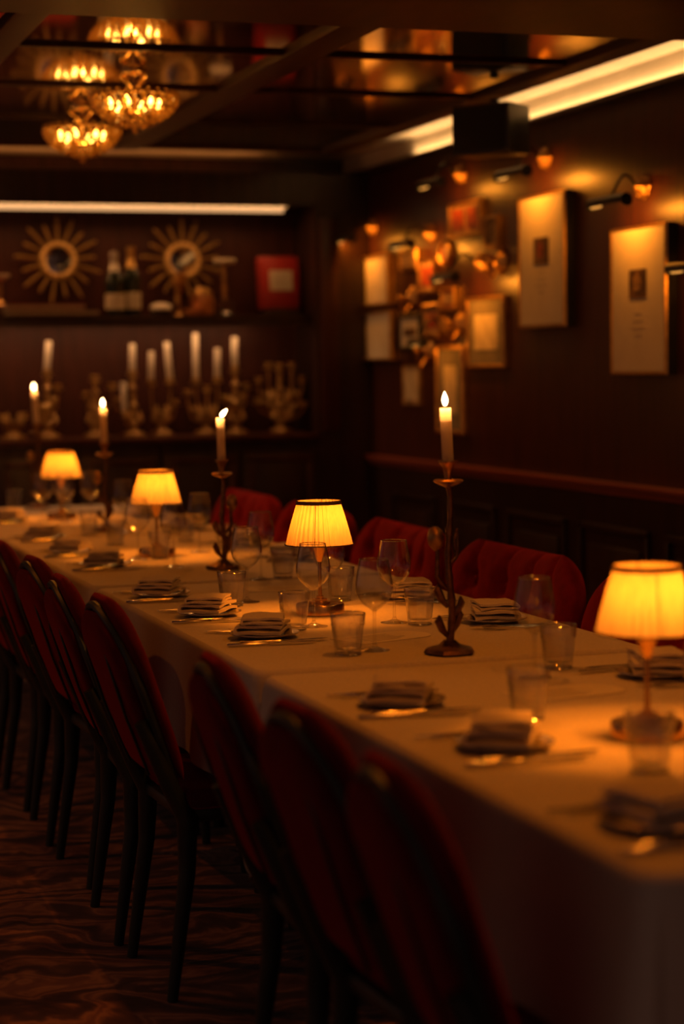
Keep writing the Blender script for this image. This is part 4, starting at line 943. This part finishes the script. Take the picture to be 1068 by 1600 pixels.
def build_chair():
    t = thing('dining_chair', '', 'chair', (0, 0, 0), 0, 'red velvet dining chairs pushed in along the near side')
    LEAN = Matrix.Translation((-0.205, 0, 0.485)) @ Matrix.Rotation(R(-19), 4, 'Y')
    b = weld(pillow(0.40, 0.42, 0.055, taper=0.18).xform(LEAN).build('backrest', 'wine_velvet', t))
    # rear shell and its seams
    sh = weld(pillow(0.36, 0.385, 0.05, taper=0.2).xform(LEAN @ Matrix.Translation((-0.032, 0, 0.006))).build('rear_shell', 'wine_velvet', t))
    for s in (-1, 1):
        MB().tube([LEAN @ Vector((-0.054, s * 0.085, 0.02)), LEAN @ Vector((-0.060, s * 0.10, 0.16)), LEAN @ Vector((-0.056, s * 0.10, 0.29)), LEAN @ Vector((-0.045, s * 0.07, 0.35))], 0.0035, 6).build('seam', 'green_metal', sh)
    # back hoop
    hp = []
    for i in range(25):
        u = i / 24; a = PI * u
        hp.append(LEAN @ Vector((-0.022, -0.185 * math.cos(a) * (1 if 0.2 < u < 0.8 else 0.96), 0.20 + 0.205 * math.sin(a) if 0.0 <= u <= 1 else 0)))
    MB().tube([LEAN @ Vector((-0.02, -0.155, -0.02))] + hp + [LEAN @ Vector((-0.02, 0.155, -0.02))], 0.010, 8).build('back_frame', 'green_metal', t)
    for s in (-1, 1):
        MB().tube([(-0.300, s * 0.165, 0.62), (-0.235, s * 0.168, 0.47), (-0.20, s * 0.17, 0.40), (-0.205, s * 0.175, 0.28), (-0.245, s * 0.18, 0.0)], [0.015, 0.02, 0.024, 0.019, 0.012], 10).build('leg', 'green_metal', t)
        MB().tube([(0.17, s * 0.17, 0.42), (0.19, s * 0.18, 0.0)], [0.020, 0.012], 10).build('leg', 'green_metal', t)
    rail = MB()
    rail.box((-0.01, 0, 0.405), (0.40, 0.35, 0.03), bev=0.008); rail.build('seat_rail', 'green_metal', t)
    s_ = MB(); s_.box((0, 0, 0.4475), (0.41, 0.40, 0.055), bev=0.022); s_.build('seat', 'wine_velvet', t)
    return t
ch = build_chair(); used = [False]
for q, (x, y, a) in enumerate([(1.165, 2.35, -4), (1.18, 2.83, 3), (1.19, 3.33, -3), (1.195, 4.37, 2), (1.185, 4.82, -2), (1.205, 5.38, 3), (1.20, 5.88, -2), (1.20, 6.38, 2), (1.20, 6.92, -3)]):
    place(ch, used, (x, y, 0), R(a), ['red velvet dining chair nearest the camera, lowest in the picture', 'red velvet dining chair second nearest the camera', 'red velvet dining chair at the joint of the two nearest cloths',
          'red velvet dining chair fourth along, with a rounded back edged in light', 'red velvet dining chair fifth along the near side', 'red velvet dining chair sixth along the near side',
          'red velvet dining chair seventh along, at the left edge', 'red velvet dining chair eighth along, at the left edge', 'red velvet dining chair ninth along, mostly out of view'][q])

# ------------------------------------------------------------------ tufted armchairs on the wall side
def build_armchair():
    t = thing('tufted_armchair', '', 'armchair', (0, 0, 0), 0, 'tufted red velvet armchairs on the wall side')
    btn = [(-0.27, 0.29), (-0.09, 0.29), (0.09, 0.29), (0.27, 0.29), (-0.18, 0.16), (0.0, 0.16), (0.18, 0.16), (-0.36, 0.16), (0.36, 0.16), (-0.27, 0.04), (-0.09, 0.04), (0.09, 0.04), (0.27, 0.04)]
    def tuft(y, z):
        d = 0
        for (by, bz) in btn:
            r2 = (y - by) ** 2 + (z - bz) ** 2; d -= 0.034 * math.exp(-r2 / 0.0011)
        # folds running from each button up and down
        fy = (y + 0.27 + 0.09) % 0.18 - 0.09
        if z > 0.27: d -= 0.020 * math.exp(-fy * fy / 0.00022) * min(1, (z - 0.27) / 0.03 + 0.4)
        for (by, bz) in btn:
            for (cy, cz_) in btn:
                if abs(abs(by - cy) - 0.09) < 0.005 and 0.1 < cz_ - bz < 0.14:
                    ey, ez = cy - by, cz_ - bz; L2 = ey * ey + ez * ez; tt = max(0, min(1, ((y - by) * ey + (z - bz) * ez) / L2))
                    dd = (y - by - tt * ey) ** 2 + (z - bz - tt * ez) ** 2; d -= 0.010 * math.exp(-dd / 0.00025)
        return d
    LEAN = Matrix.Translation((-0.255, 0, 0.44)) @ Matrix.Rotation(R(-14), 4, 'Y')
    b = weld(pillow(0.88, 0.41, 0.13, 60, 40, topr=0.55, tuft=tuft, curve=0.07).xform(LEAN).build('backrest', 'red_velvet', t))
    for (by, bz) in btn:
        MB().ball(LEAN @ Vector((0.034 + 0.07 * (by / 0.44) ** 2, by, bz)), 0.011, 8, 6).build('button', 'red_velvet', b)
    s_ = MB(); s_.box((0.02, 0, 0.40), (0.50, 0.74, 0.11), bev=0.035); s_.build('seat', 'red_velvet', t)
    MB().box((0.0, 0, 0.325), (0.50, 0.72, 0.05), bev=0.006).build('seat_frame', 'dark_wood', t)
    for sx in (-1, 1):
        for sy in (-1, 1): MB().lathe([(0.014, 0), (0.024, 0.30)], 12, (sx * 0.21, sy * 0.31, 0)).build('leg', 'dark_wood', t)
    return t
ac = build_armchair(); used = [False]
for q, (x, y, a) in enumerate([(1.98, 3.36, 180), (1.98, 4.33, 180), (1.985, 5.31, 181), (1.985, 6.30, 179), (1.985, 7.28, 180), (1.985, 8.26, 180)]):
    place(ac, used, (x, y, 0), R(a), ['tufted red armchair hidden behind the nearest lamp', 'tufted red armchair peeping out left of the nearest lamp', 'tufted red armchair behind the nearest candlestick',
          'tufted red armchair right of the sharp lamp shade', 'tufted red armchair behind the second candle', 'tufted red armchair farthest from the camera'][q])
